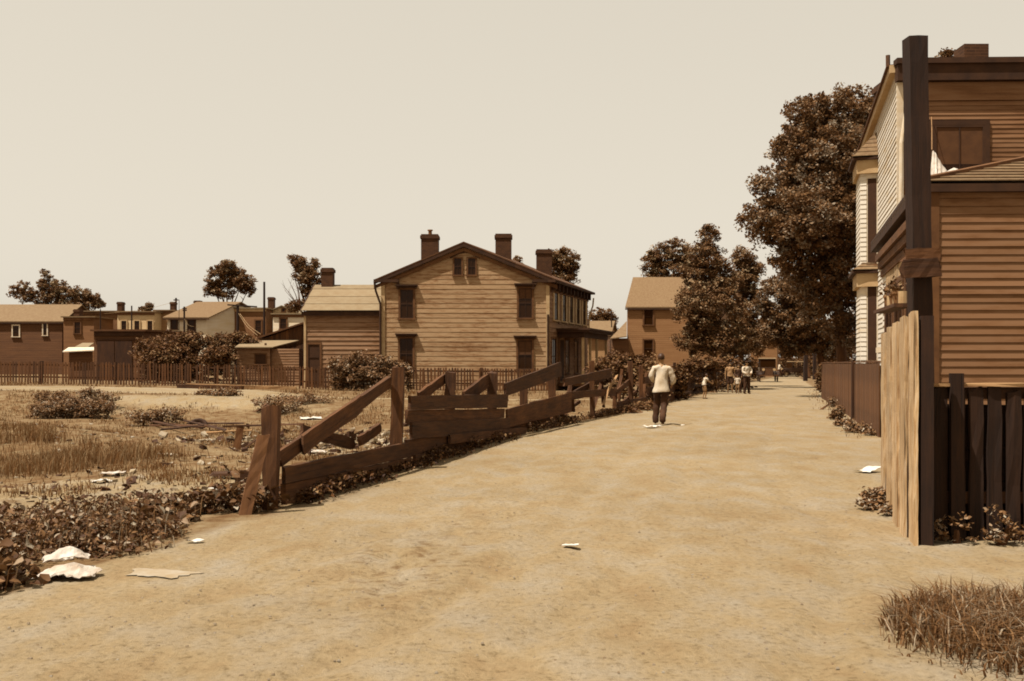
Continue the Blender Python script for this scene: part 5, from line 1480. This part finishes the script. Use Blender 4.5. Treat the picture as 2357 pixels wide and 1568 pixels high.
# long timbers by the path
def timber(p, q, w, h, label, mat='fence_pale', nm='timber'):
    p, q = Vector(p), Vector(q); ax = (q - p).normalized()
    o = rough_board(p, q, ax.cross(UPV).normalized() * w, UPV * h, seg=10, jit=.01).build(nm, M[mat], None, loc=tuple(p))
    return tag(o, label, 'timber')
for (x0, y0, x1, y1, Yd, lb, mt) in ((428, 880.5, 682, 884.5, 52, 'long pale timber lying beside the picket fence', 'fence_pale'), (408, 887, 560, 890, 50.5, 'shorter dark timber lying in front of the long pale one', 'fence')):
    a = W(x0, y0, Yd); b = W(x1, y1, Yd); a.z = gz(a.x, a.y) + .1; b.z = gz(b.x, b.y) + .08
    timber(a, b, .2, .18, lb, mt)
# rubbish: planks, box, iron
p = gpt(558, 1112)
bx_ = thing('wooden_box', 'dark broken wooden box half sunk in the lot beside the first fence post', 'box', tuple(p))
for o_, a_, b_, c_ in (((-.12, 0, -.05), (.3, .05, 0), (0, .02, 0), (0, 0, .24)), ((-.12, .3, -.05), (.3, .05, 0), (0, .02, 0), (0, 0, .22)), ((-.12, .02, -.05), (.02, 0, 0), (0, .28, 0), (0, 0, .2)), ((.16, .07, -.05), (.02, 0, 0), (0, .28, 0), (0, 0, .23))):
    MB().obox(p + Vector(o_), a_, b_, c_).build('side_board', M['darkboard'], bx_)
a, b = gpt(488, 1100), gpt(545, 1104)
o = rough_board(a + Vector((0, 0, .06)), b + Vector((.1, 0, .1)), Vector((0, .2, .02)), Vector((0, 0, .05)), seg=4).build('plank', M['darkboard'], None, loc=tuple(a)); tag(o, 'thick dark plank lying left of the broken box', 'plank')
a, b = gpt(540, 1180), gpt(600, 1110)
o = rough_board(a + UPV * .03, W(600, 1085, b.y - 1), Vector((0, .12, .05)), Vector((.03, 0, .03)), seg=4).build('plank', M['darkboard'], None, loc=tuple(a)); tag(o, 'dark slat slanting up from the weeds behind the leaning plank', 'plank')
k = 0
LB = ['long grey lath on top of the scrap pile in the lot', 'dark lath crossing the scrap pile below the bank', 'thin batten at the right end of the scrap pile', 'bent batten at the left end of the scrap pile', 'dark strip of wood lowest in the scrap pile', 'short dark lath under the others in the scrap pile', 'pale thin stick beside the scrap pile']
for (x0, y0, x1, y1, mt) in ((320, 970, 470, 990, 'fence'), (345, 985, 500, 992, 'fence'), (430, 980, 560, 985, 'darkboard'), (330, 975, 420, 998, 'darkboard'), (370, 1000, 470, 996, 'darkboard'), (400, 972, 520, 1000, 'darkboard'), (470, 1003, 580, 996, 'fence_pale')):
    a, b = gpt(x0, y0), gpt(x1, y1)
    o = rough_board(a + UPV * random.uniform(.04, .16), b + UPV * random.uniform(.05, .22), Vector((0, .12, .02)), Vector((0, 0, .03)), seg=5).build('lath', M[mt], None, loc=tuple(a))
    tag(o, LB[k], 'lath', 'laths of the scrap pile'); k += 1
p = gpt(455, 985)
t_ = MB().tube([p + Vector((math.cos(a_) * .26, .14 * math.sin(a_), .04 + math.sin(a_) * .2)) for a_ in np.linspace(0, 6.28, 14)], .07, 7).build('barrel_hoop', M['rubber'], None, loc=tuple(p))
tag(t_, 'dark iron hoop half buried in the scrap pile below the bank', 'hoop')
# trestle of scrap at left of first post
a = gpt(545, 1035); tr = thing('scrap_trestle', 'little trestle of scrap wood and wire behind the first fence post', 'trestle', tuple(a))
for dx in (0, .95):
    rough_board(a + Vector((dx, 0, 0)), a + Vector((dx + .08 - dx * .2, 0, .5)), Vector((.16, 0, 0)), Vector((0, .03, 0)), seg=3).build('leg', M['tightboard'], tr)
rough_board(a + Vector((-.3, 0, .52)), a + Vector((1.5, 0, .58)), Vector((0, .05, 0)), Vector((0, 0, .03)), seg=5).build('top_rail', M['fence'], tr)
rough_board(a + Vector((.25, 0, .1)), a + Vector((.8, 0, .45)), Vector((0, .05, .03)), Vector((0, 0, .03)), seg=3).build('brace', M['fence'], tr)

def rubble(name, label, n, cx, cy, sx, sy, s0, s1, mats, kind='stuff'):
    V = []; Fq = []
    for i in range(n):
        x = rng.normal(cx, sx); y = rng.normal(cy, sy)
        if x > bnd(y) - .4: continue
        z = gz(x, y); s = rng.uniform(s0, s1); a = rng.uniform(0, 6.28)
        dx = np.array([math.cos(a), math.sin(a), rng.normal(0, .25)]) * s; dy = np.array([-math.sin(a), math.cos(a), rng.normal(0, .3)]) * s * rng.uniform(.2, .8); dz = np.array([0, 0, max(.008, s * rng.uniform(.05, .5))])
        o_ = np.array([x, y, z - .01]); b = len(V)
        k = [o_, o_ + dx, o_ + dx * rng.uniform(.6, 1) + dy, o_ + dy * rng.uniform(.6, 1)]
        V += [list(q) for q in k] + [list(q + dz * rng.uniform(.5, 1.2)) for q in k]
        Fq += [tuple(b + j for j in f) for f in BF]
    o = mesh_obj(name, V, Fq, M[mats], None)
    tag(o, label, 'rubbish', kind=kind)
rubble('rubble', 'pale broken rubble heaped behind the first posts of the fence', 420, -4.6, 27.5, 1.9, 2.6, .05, .24, 'card')
rubble('rubble', 'dark scraps mixed through the rubbish heap', 300, -4.6, 27, 2.2, 3, .05, .3, 'darkboard')
rubble('litter', 'small pale litter strewn over the near part of the lot', 320, -5.5, 14.5, 2.4, 1.8, .02, .12, 'card')
rubble('litter', 'dark chips of wood strewn over the near part of the lot', 300, -5.5, 14.5, 2.6, 2, .02, .14, 'darkboard')
rubble('litter', 'pale crumbs of rubbish and clods over the middle of the lot', 420, -7, 22, 3.5, 6, .03, .14, 'card')
rubble('litter', 'dark clods and sticks over the middle of the lot', 420, -7, 22, 4, 6, .03, .16, 'darkboard')
# pebbles on the road
V = []; Fq = []
for i in range(1500):
    y = 1 / rng.uniform(1 / 30, 1 / 4.5); x = rng.uniform(bnd(y) + .2, min(bnd(y) + 7, .26 * y + 2.2)); s = rng.uniform(.002, .008) ** 1 * (1 + y * .03)
    z = gz(x, y); b = len(V)
    for kx, ky, kz in ((-1, -1, 0), (1, -1, 0), (1, 1, 0), (-1, 1, 0), (-.6, -.5, 1), (.6, -.6, .8), (.5, .6, 1), (-.6, .5, .9)):
        V.append((x + kx * s, y + ky * s * .8, z + kz * s - .003))
    Fq += [tuple(b + j for j in f) for f in BF]
o = mesh_obj('gravel', V, Fq, M['stone'], None); tag(o, 'scattered small stones on the dirt road', 'gravel', kind='stuff')

# ================================================================ poles and wires behind the row
def pole_(px, yt, Y, w, label, cross=(), grp=None):
    t = thing('utility_pole', label, 'pole', (WX(px, Y), Y, .2))
    MB().tube([(WX(px, Y), Y, -.3), W(px, yt, Y)], [w, w * .75], 7).build('pole_shaft', M['pole'], t)
    for (x0, y0, x1, y1) in cross:
        a, b = W(x0, y0, Y - .15), W(x1, y1, Y - .15)
        MB().obox(a, b - a, (0, .1, 0), (0, 0, .12)).build('crossarm', M['pole'], t)
    return t
pole_(608, 649, 96, .13, 'tall plain pole rising highest over the row of houses')
pole_(547, 704, 90, .15, 'stout pole with a wide crossarm in front of the pale-friezed house', [(523, 703.5, 591, 708)])
pole_(405, 686, 118, .14, 'short pole with a stubby crossarm beside the shingled roof', [(399, 692, 410, 692)])
pole_(303, 704, 98, .09, 'thin pole in front of the cream three-windowed house')
pole_(424, 706, 97, .11, 'dark pole with a bulky head in front of the small cream house', [(420, 712, 429, 712), (420, 716, 429, 716)])
pole_(412, 690, 98, .035, 'hair-thin mast just left of the bulky-headed pole')
pole_(231, 712, 98, .07, 'thin short pole in front of the long dark house')
pole_(1407, 715, 100, .07, 'slender pole beside the lean-to of the brown house')
wr = thing('overhead_wires', 'slack pale wires running down right from the stout pole with crossarm', 'wire', tuple(W(548, 708, 90)))
for x0, y0, x1, y1 in ((549, 722, 592, 772), (552, 722, 600, 770), (424, 734, 446, 752), (408, 693, 240, 722)):
    a, b = W(x0, y0, 89.8), W(x1, y1, 82 if x1 > 500 else 89.8); m_ = a.lerp(b, .5) - UPV * .25
    MB().tube([a, a.lerp(m_, .6) - UPV * .05, m_, b], .012, 4).build('wire', M['trim_pale'], wr)
MB().tube([W(2090, 158, 9.25), W(2140, 130, 15), W(2245, 128, 24.4)], .006, 4).build('wire', M['metal'], wr) if False else None

# laundry on the roof of the shop
lr = thing('laundry', 'white sheet hung on a line over the low building roof, below the upstairs window', 'laundry', tuple(W(2150, 380, 18)))
def drape(pts_top, pts_bot, n=14, m_=9, amp=.04):
    V = []; Fq = []
    T = [Vector(p) for p in pts_top]; Bt = [Vector(p) for p in pts_bot]
    def at(P, t):
        k = t * (len(P) - 1); i = min(int(k), len(P) - 2); return P[i].lerp(P[i + 1], k - i)
    for j in range(m_ + 1):
        for i in range(n + 1):
            t = i / n; a, b = at(T, t), at(Bt, t); p = a.lerp(b, j / m_)
            p += Vector((0, amp * math.sin(i * 1.9 + j * .3) * (.3 + j / m_), .01 * math.sin(j * 2)))
            V.append(tuple(p))
    for j in range(m_):
        for i in range(n):
            a = j * (n + 1) + i; Fq.append((a, a + 1, a + n + 2, a + n + 1))
    return V, Fq
V, Fq = drape([W(2145, 346, 18), W(2151, 350, 18), W(2163, 372, 18), W(2182, 398, 18)], [W(2142, 425, 17.6), W(2154, 425, 17.4), W(2168, 416, 17.4), W(2184, 402, 17.7)])
mesh_obj('sheet', V, Fq, M['cloth_white'], lr, smooth_sh=True)
V, Fq = drape([W(2172, 398, 18.2), W(2195, 386, 18.2), W(2218, 395, 18.2)], [W(2170, 410, 17.8), W(2195, 408, 17.8), W(2222, 402, 17.8)], amp=.03)
mesh_obj('sheet', V, Fq, M['cloth_white'], lr, smooth_sh=True)
MB().tube([W(2144, 345, 18), W(2144, 300, 20), W(2143, 270, 22.9)], .008, 4).build('line', M['fence_pale'], lr)

# ================================================================ people
def skin_mesh(name, verts, edges, radii, mat, parent, root=0, sub=1, extra=None, cuts=(), folds=0):
    me = bpy.data.meshes.new(name); me.from_pydata([tuple(v) for v in verts], edges, []); me.update()
    o = bpy.data.objects.new(name, me); COL.objects.link(o)
    md = o.modifiers.new('s', 'SKIN'); md.use_smooth_shade = True; md.branch_smoothing = .6
    for i, r_ in enumerate(radii):
        sv = me.skin_vertices[0].data[i]; sv.radius = r_ if hasattr(r_, '__len__') else (r_, r_); sv.use_root = (i == root)
    s2 = o.modifiers.new('u', 'SUBSURF'); s2.levels = sub; s2.render_levels = sub
    dg = bpy.context.evaluated_depsgraph_get(); dg.update()
    m2 = bpy.data.meshes.new_from_object(o.evaluated_get(dg))
    bpy.data.objects.remove(o)
    m2.name = name; m2.materials.clear(); m2.materials.append(mat)
    if extra:
        import bmesh
        bm = bmesh.new(); bm.from_mesh(m2)
        for (c, r3) in extra:
            from mathutils import Matrix
            mt = Matrix.Translation(c) @ Matrix.Diagonal((r3[0], r3[1], r3[2], 1))
            bmesh.ops.create_icosphere(bm, subdivisions=2, radius=1, matrix=mt)
        for f in bm.faces: f.smooth = True
        bm.to_mesh(m2); bm.free()
    if cuts or folds:
        import bmesh
        bm = bmesh.new(); bm.from_mesh(m2)
        for co, no in cuts:
            bmesh.ops.bisect_plane(bm, geom=bm.verts[:] + bm.edges[:] + bm.faces[:], plane_co=co, plane_no=no, clear_outer=True)
        if folds:
            from mathutils import noise as mn
            bm.normal_update()
            for v in bm.verts:
                q = v.co; n1 = mn.noise(Vector((q.x * 9 + q.z * 4, q.y * 9, q.z * 5))) + .6 * mn.noise(Vector((q.x * 20 - q.z * 9, q.y * 18, q.z * 11 + 7)))
                v.co = q + v.normal * n1 * folds
        for f in bm.faces: f.smooth = True
        bm.to_mesh(m2); bm.free()
    o2 = bpy.data.objects.new(name, m2); COL.objects.link(o2); o2.parent = parent
    return o2
def ell(name, c, r3, mat, parent, zmin=-9, ymax=9):
    import bmesh
    from mathutils import Matrix
    bm = bmesh.new(); bmesh.ops.create_icosphere(bm, subdivisions=3, radius=1)
    dl = [v for v in bm.verts if v.co.z < zmin and v.co.y > -.2 or v.co.z < zmin - .45 or v.co.y > ymax and v.co.z < .45]
    bmesh.ops.delete(bm, geom=dl, context='VERTS')
    for v in bm.verts: v.co = Vector((v.co.x * r3[0], v.co.y * r3[1], v.co.z * r3[2])) + Vector(c)
    for f in bm.faces: f.smooth = True
    me = bpy.data.meshes.new(name); bm.to_mesh(me); bm.free(); me.materials.append(mat)
    o = bpy.data.objects.new(name, me); COL.objects.link(o); o.parent = parent; return o
def person(label, loc, h, yaw, J, top='jacket', bottom='dark_cloth', shorts=False, sleeve=1.0, loose=1.15, cap=False, hands=True, bend=0.0, jacket_len=.0):
    """J: joints for a 1.75 m figure facing +Y. keys: lel,lwr,rel,rwr,lkn,lan,rkn,ran ; optional head, neck, chest, pelvis"""
    P = dict(pelvis=(0, 0, .95), waist=(0, 0, 1.08), chest=(0, .01, 1.28), neck=(0, 0, 1.47), head=(0, .02, 1.60), crown=(0, .015, 1.69),
             lsh=(-.19, 0, 1.42), rsh=(.19, 0, 1.42), lhip=(-.095, 0, .92), rhip=(.095, 0, .92))
    P.update(J); P = {k: Vector(v) for k, v in P.items()}
    t = thing('person', label, 'person', loc)
    V = []; E = []; Rr = []
    def add(p, r_, par=None):
        V.append(p); Rr.append(r_); i = len(V) - 1
        if par is not None: E.append((par, i))
        return i
    pv = add(P['pelvis'], (.15, .11)); ws = add(P['waist'], (.135, .10), pv); ch = add(P['chest'], (.16, .115), ws)
    nk0 = add(P['chest'].lerp(P['neck'], .75), (.11, .085), ch); nk = add(P['neck'], .056, nk0)
    hd = P['head']; cr = P['crown']; ja = add(P['neck'].lerp(hd, .45), .062, nk); h1 = add(hd, (.078, .095), ja); h2 = add(hd.lerp(cr, .7), (.07, .085), h1)
    ends = {}
    for s in 'lr':
        sh = add(P[s + 'sh'], .062, nk0); el = add(P[s + 'el'], .042, sh); e2 = add(P[s + 'el'].lerp(P[s + 'wr'], .4), .041, el); wr = add(P[s + 'wr'], .027, e2)
        d = (P[s + 'wr'] - P[s + 'el']).normalized(); pm = add(P[s + 'wr'] + d * .055, (.035, .022), wr)
        if hands:
            sd_ = d.orthogonal().normalized(); sg = 1 if s == 'l' else -1
            up_ = d.cross(sd_)
            for f in range(4):
                o_ = sd_ * (f - 1.5) * .019
                k1 = add(P[s + 'wr'] + d * (.085) + o_, .0095, pm)
                k2 = add(P[s + 'wr'] + d * (.118 - abs(f - 1.3) * .006) + o_ + up_ * .012, .0088, k1)
                add(P[s + 'wr'] + d * (.14 - abs(f - 1.3) * .01) + o_ + up_ * .03, .0075, k2)
            t1 = add(P[s + 'wr'] + d * .04 + sd_ * .042, .0105, pm); add(P[s + 'wr'] + d * .075 + sd_ * .058 + up_ * .015, .009, t1)
        hp = add(P[s + 'hip'], .09, pv); th = add(P[s + 'hip'].lerp(P[s + 'kn'], .5), .075, hp); kn = add(P[s + 'kn'], .054, th)
        cf = add(P[s + 'kn'].lerp(P[s + 'an'], .35), .054, kn); an = add(P[s + 'an'], .036, cf)
        fd = Vector(P.get(s + 'ft', Vector((0, 1, 0))))
        he = add(P[s + 'an'] + Vector((0, 0, -.045)) - fd * .03, .036, an); add(P[s + 'an'] + Vector((0, 0, -.055)) + fd * .13, (.04, .025), he)
    fw = (P['head'] - P['neck']); fwd = Vector(P.get('face', Vector((0, 1, 0)))).normalized(); sidev = fwd.cross(UPV).normalized()
    ex = [(hd + fwd * .092 + Vector((0, 0, -.012)), (.013, .018, .02)), (hd + sidev * .08, (.012, .02, .03)), (hd - sidev * .08, (.012, .02, .03)),
          (hd + fwd * .078 + sidev * .03 + UPV * .014, (.011, .008, .008)), (hd + fwd * .078 - sidev * .03 + UPV * .014, (.011, .008, .008))]
    skin_mesh('body', V, E, Rr, M['skin'], t, 0, 1, ex)
    # top garment
    V = []; E = []; Rr = []
    k = loose
    hem = P['pelvis'] + Vector((0, 0, -jacket_len))
    p00 = add(hem - UPV * .1, ((.19 if jacket_len < .1 else .22) * k, (.14 if jacket_len < .1 else .165) * k)); p0 = add(hem, ((.18 if jacket_len < .1 else .205) * k, (.135 if jacket_len < .1 else .155) * k), p00); p1 = add(P['waist'], (.155 * k, .12 * k), p0); p2 = add(P['chest'], (.175 * k, .13 * k), p1); p3 = add(P['chest'].lerp(P['neck'], .72), (.145, .118), p2); add(P['chest'].lerp(P['neck'], .97), .066, p3)
    for s in 'lr':
        a = add(P[s + 'sh'], .078 * k, p3); q = P[s + 'el']; b = add(q if sleeve >= .5 else P[s + 'sh'].lerp(q, sleeve * 2), .06 * k, a)
        if sleeve > .5: add(q.lerp(P[s + 'wr'], (sleeve - .5) * 2 * .93), .042 * k, b)
    skin_mesh('shirt', V, E, Rr, M[top], t, 0, 2, cuts=[(hem - UPV * .02, Vector((.06, 0, -1)))], folds=.028)
    V = []; E = []; Rr = []
    p0 = add(P['pelvis'] + Vector((0, 0, .03)), (.158, .122)); add(P['waist'] - Vector((0, 0, .03)), (.14, .11), p0)
    for s in 'lr':
        a = add(P[s + 'hip'] - Vector((0, 0, .03)), .106, p0); m1 = add(P[s + 'hip'].lerp(P[s + 'kn'], .5), .1, a); b = add(P[s + 'kn'], .088, m1)
        if not shorts: b2 = add(P[s + 'kn'].lerp(P[s + 'an'], .5), .085, b); b3 = add(P[s + 'an'] + Vector((0, 0, .02)), .08, b2); add(P[s + 'an'] - Vector((0, 0, .1)), .08, b3)
    skin_mesh('trousers', V, E, Rr, M[bottom], t, 0, 2, cuts=([(Vector((0, 0, .045)), Vector((0, 0, -1)))] if not shorts else [(Vector((0, 0, .5)), Vector((0, 0, -1)))]), folds=.02)
    for s in 'lr':
        fd = Vector(P.get(s + 'ft', Vector((0, 1, 0))))
        V = [P[s + 'an'] + Vector((0, 0, -.035)) - fd * .035, P[s + 'an'] + Vector((0, 0, -.05)) + fd * .06, P[s + 'an'] + Vector((0, 0, -.055)) + fd * .15]
        skin_mesh('shoe', V, [(0, 1), (1, 2)], [.046, (.045, .038), (.042, .028)], M['leather'], t, 0, 1)
    ell('hair', hd + UPV * .03 - fwd * .014, (.088, .108, .105), M['hair'], t, zmin=-.1, ymax=.55)
    if cap:
        MB().tube([hd + UPV * .075, hd + UPV * .1, hd + UPV * .14], [.105, .11, .06], 12).build('cap', M['dark_cloth'], None).parent = t
    mouth = ell('mouth', hd + fwd * .086 - UPV * .042, (.02, .006, .006), M['skin_lip'], t)
    t.rotation_euler = (0, 0, yaw); s_ = h / 1.75; t.scale = (s_, s_, s_)
    return t
# walking man
Ym = 25.9; xm = WX(1522, Ym)
person('man in a pale loose jacket and dark trousers walking away up the road', (xm, Ym, gz(xm, Ym)), 1.78, R(-6), dict(
    lel=(-.245, .04, 1.15), lwr=(-.15, .22, 1.05), rel=(.30, .0, 1.12), rwr=(.26, .2, .98), lsh=(-.175, .0, 1.40), rsh=(.175, 0, 1.40), lkn=(-.10, .20, .53), lan=(-.14, .16, .10), rkn=(.06, -.0, .49), ran=(.01, -.30, .16),
    rft=(.1, .85, -.5), head=(-.01, .04, 1.615), neck=(0, .02, 1.47), crown=(-.01, .04, 1.7), lhip=(-.09, 0, .93), rhip=(.09, 0, .93)), loose=1.1, jacket_len=.13)
# group up the road
Yg = 52.0; xg = WX(1718, Yg)
person('man in a white shirt and dark trousers at the right of the roadside group', (xg, Yg, gz(xg, Yg)), 1.66, R(200), dict(
    lel=(-.26, .02, 1.16), lwr=(-.12, .22, 1.08), rel=(.27, .02, 1.17), rwr=(.14, .22, 1.05), lkn=(-.11, .03, .5), lan=(-.13, 0, .09), rkn=(.11, .03, .5), ran=(.13, 0, .09)), top='jacket', sleeve=1.0, cap=True)
xg2 = WX(1680, 54)
person('boy in shorts and a striped pale shirt, left of the roadside group', (xg2, 54, gz(xg2, 54)), 1.6, R(170), dict(
    lel=(-.25, 0, 1.15), lwr=(-.27, .05, .9), rel=(.26, 0, 1.15), rwr=(.27, .06, .9), lkn=(-.1, .05, .5), lan=(-.12, .02, .09), rkn=(.1, .02, .5), ran=(.12, -.04, .09)), top='shirt_mid', sleeve=.35, shorts=True)
xg3 = WX(1699, 54)
person('dark-clad youth standing between the boy in shorts and the white-shirted man', (xg3, 54, gz(xg3, 54)), 1.5, R(185), dict(
    lel=(-.25, 0, 1.15), lwr=(-.15, .2, 1.0), rel=(.26, 0, 1.15), rwr=(.16, .2, 1.0), lkn=(-.1, .05, .5), lan=(-.12, .02, .09), rkn=(.1, .02, .5), ran=(.12, -.02, .09)), top='dark_cloth')
xg4 = WX(1697, 52.5)
person('small child in pale clothes in front of the dark-clad youth', (xg4, 52.5, gz(xg4, 52.5)), .95, R(160), dict(
    lel=(-.25, 0, 1.15), lwr=(-.22, .15, .95), rel=(.26, 0, 1.15), rwr=(.22, .18, .98), lkn=(-.1, .05, .5), lan=(-.12, .02, .09), rkn=(.1, .02, .5), ran=(.12, -.02, .09)), top='jacket', sleeve=.4, shorts=True, bottom='shirt_mid')
xg5 = WX(1620, 45)
person('small child reaching forward beside the dark board fence', (xg5, 45, gz(xg5, 45)), 1.12, R(-80), dict(
    chest=(0, .08, 1.26), neck=(0, .13, 1.44), head=(0, .19, 1.56), crown=(0, .2, 1.65), lsh=(-.18, .1, 1.38), rsh=(.18, .1, 1.38),
    lel=(-.22, .3, 1.22), lwr=(-.18, .5, 1.08), rel=(.22, .25, 1.18), rwr=(.18, .46, 1.05), lkn=(-.1, .06, .5), lan=(-.1, -.04, .09), rkn=(.1, .1, .5), ran=(.1, .06, .09)), top='jacket', sleeve=.4, bottom='shirt_mid', shorts=True)
xg6 = WX(1793, 118)
person('distant figure in a white shirt striding across the far end of the road', (xg6, 118, gz(xg6, 118)), 1.7, R(-80), dict(
    lel=(-.25, .15, 1.18), lwr=(-.2, .35, 1.1), rel=(.25, -.1, 1.17), rwr=(.24, -.05, .92), lkn=(-.1, .25, .55), lan=(-.1, .38, .1), rkn=(.1, -.12, .52), ran=(.1, -.38, .12)), top='jacket', hands=False)

# ================================================================ cars
def car(label, loc, yaw, body='carpaint', s=1.0):
    t = thing('old_car', label, 'car', loc)
    def B(m, n, mt, par=None):
        o = m.build(n, M[mt], None); o.parent = par or t; return o
    # local: x right, y forward; origin on the ground under the middle
    m = MB(); z0 = .55
    m.hexa([(-.62, -1.5, z0), (.62, -1.5, z0), (.62, .35, z0), (-.62, .35, z0), (-.66, -1.55, 1.15), (.66, -1.55, 1.15), (.64, .3, 1.15), (-.64, .3, 1.15)])
    m.hexa([(-.6, .35, z0), (.6, .35, z0), (.36, 1.5, z0), (-.36, 1.5, z0), (-.6, .32, 1.12), (.6, .32, 1.12), (.33, 1.5, 1.02), (-.33, 1.5, 1.02)])
    B(m, 'body', body)
    m = MB(); m.hexa([(-.68, -1.55, 1.80), (.68, -1.55, 1.80), (.68, .35, 1.84), (-.68, .35, 1.84), (-.6, -1.45, 1.93), (.6, -1.45, 1.93), (.6, .25, 1.93), (-.6, .25, 1.93)])
    rf = B(m, 'roof', 'roof_far')
    for x, y in ((-.62, -1.48), (.56, -1.48), (-.62, -.55), (.56, -.55), (-.62, .25), (.56, .25)):
        m = MB().box(x, x + .06, y, y + .06, 1.15, 1.81); B(m, 'roof_pillar', body)
    m = MB().box(-.56, .56, .27, .29, 1.16, 1.8); B(m, 'windshield', 'glass')
    m = MB().box(-.33, .33, 1.5, 1.56, .55, 1.04); B(m, 'radiator', 'metal')
    for sx in (-1, 1):
        for yy in (-1.15, 1.15):
            c = Vector((sx * .68, yy, .38)); w_ = MB()
            ring = [c + Vector((0, math.cos(a_) * .33, math.sin(a_) * .33)) for a_ in np.linspace(0, 2 * math.pi, 17)]
            w_.tube(ring, .05, 6); wo_ = B(w_, 'wheel', 'rubber')
            sp = MB()
            for k in range(10):
                a_ = k * math.pi / 5
                sp.tube([c, c + Vector((0, math.cos(a_) * .3, math.sin(a_) * .3))], .015, 4)
            sp.tube([c - Vector((.05, 0, 0)), c + Vector((.05, 0, 0))], .06, 8); B(sp, 'spokes', 'trim_pale', wo_)
            fm = MB(); pts = [c + Vector((0, math.cos(a_) * .43, math.sin(a_) * .43)) for a_ in np.linspace(.1, math.pi - .1, 9)]
            for i in range(8):
                a1, a2 = pts[i], pts[i + 1]
                fm.hexa([a1 + Vector((-.13, 0, 0)), a1 + Vector((.13, 0, 0)), a2 + Vector((.13, 0, 0)), a2 + Vector((-.13, 0, 0)), a1 + Vector((-.13, 0, .03)), a1 + Vector((.13, 0, .03)), a2 + Vector((.13, 0, .03)), a2 + Vector((-.13, 0, .03))])
            B(fm, 'fender', body)
        m = MB().box(sx * .72 - .1, sx * .72 + .1, -.75, .75, .42, .46); B(m, 'running_board', body)
        m = MB().tube([(sx * .42, 1.46, .98), (sx * .42, 1.56, .98), (sx * .42, 1.62, .98)], [.06, .11, .11], 10); B(m, 'headlight', 'tin')
    m = MB().box(-.75, .75, 1.66, 1.7, .5, .58); B(m, 'bumper', 'metal')
    t.rotation_euler = (0, 0, yaw); t.scale = (s, s, s)
    return t
Yc = 88; xc = WX(1766, Yc)
car('dark boxy old car parked at the left of the far road', (xc, Yc, gz(xc, Yc)), R(170), s=1.05)
Yc = 120; xc = WX(1822, Yc)
car('dark old car seen side on at the far end of the road', (xc, Yc, gz(xc, Yc)), R(105), s=.95)
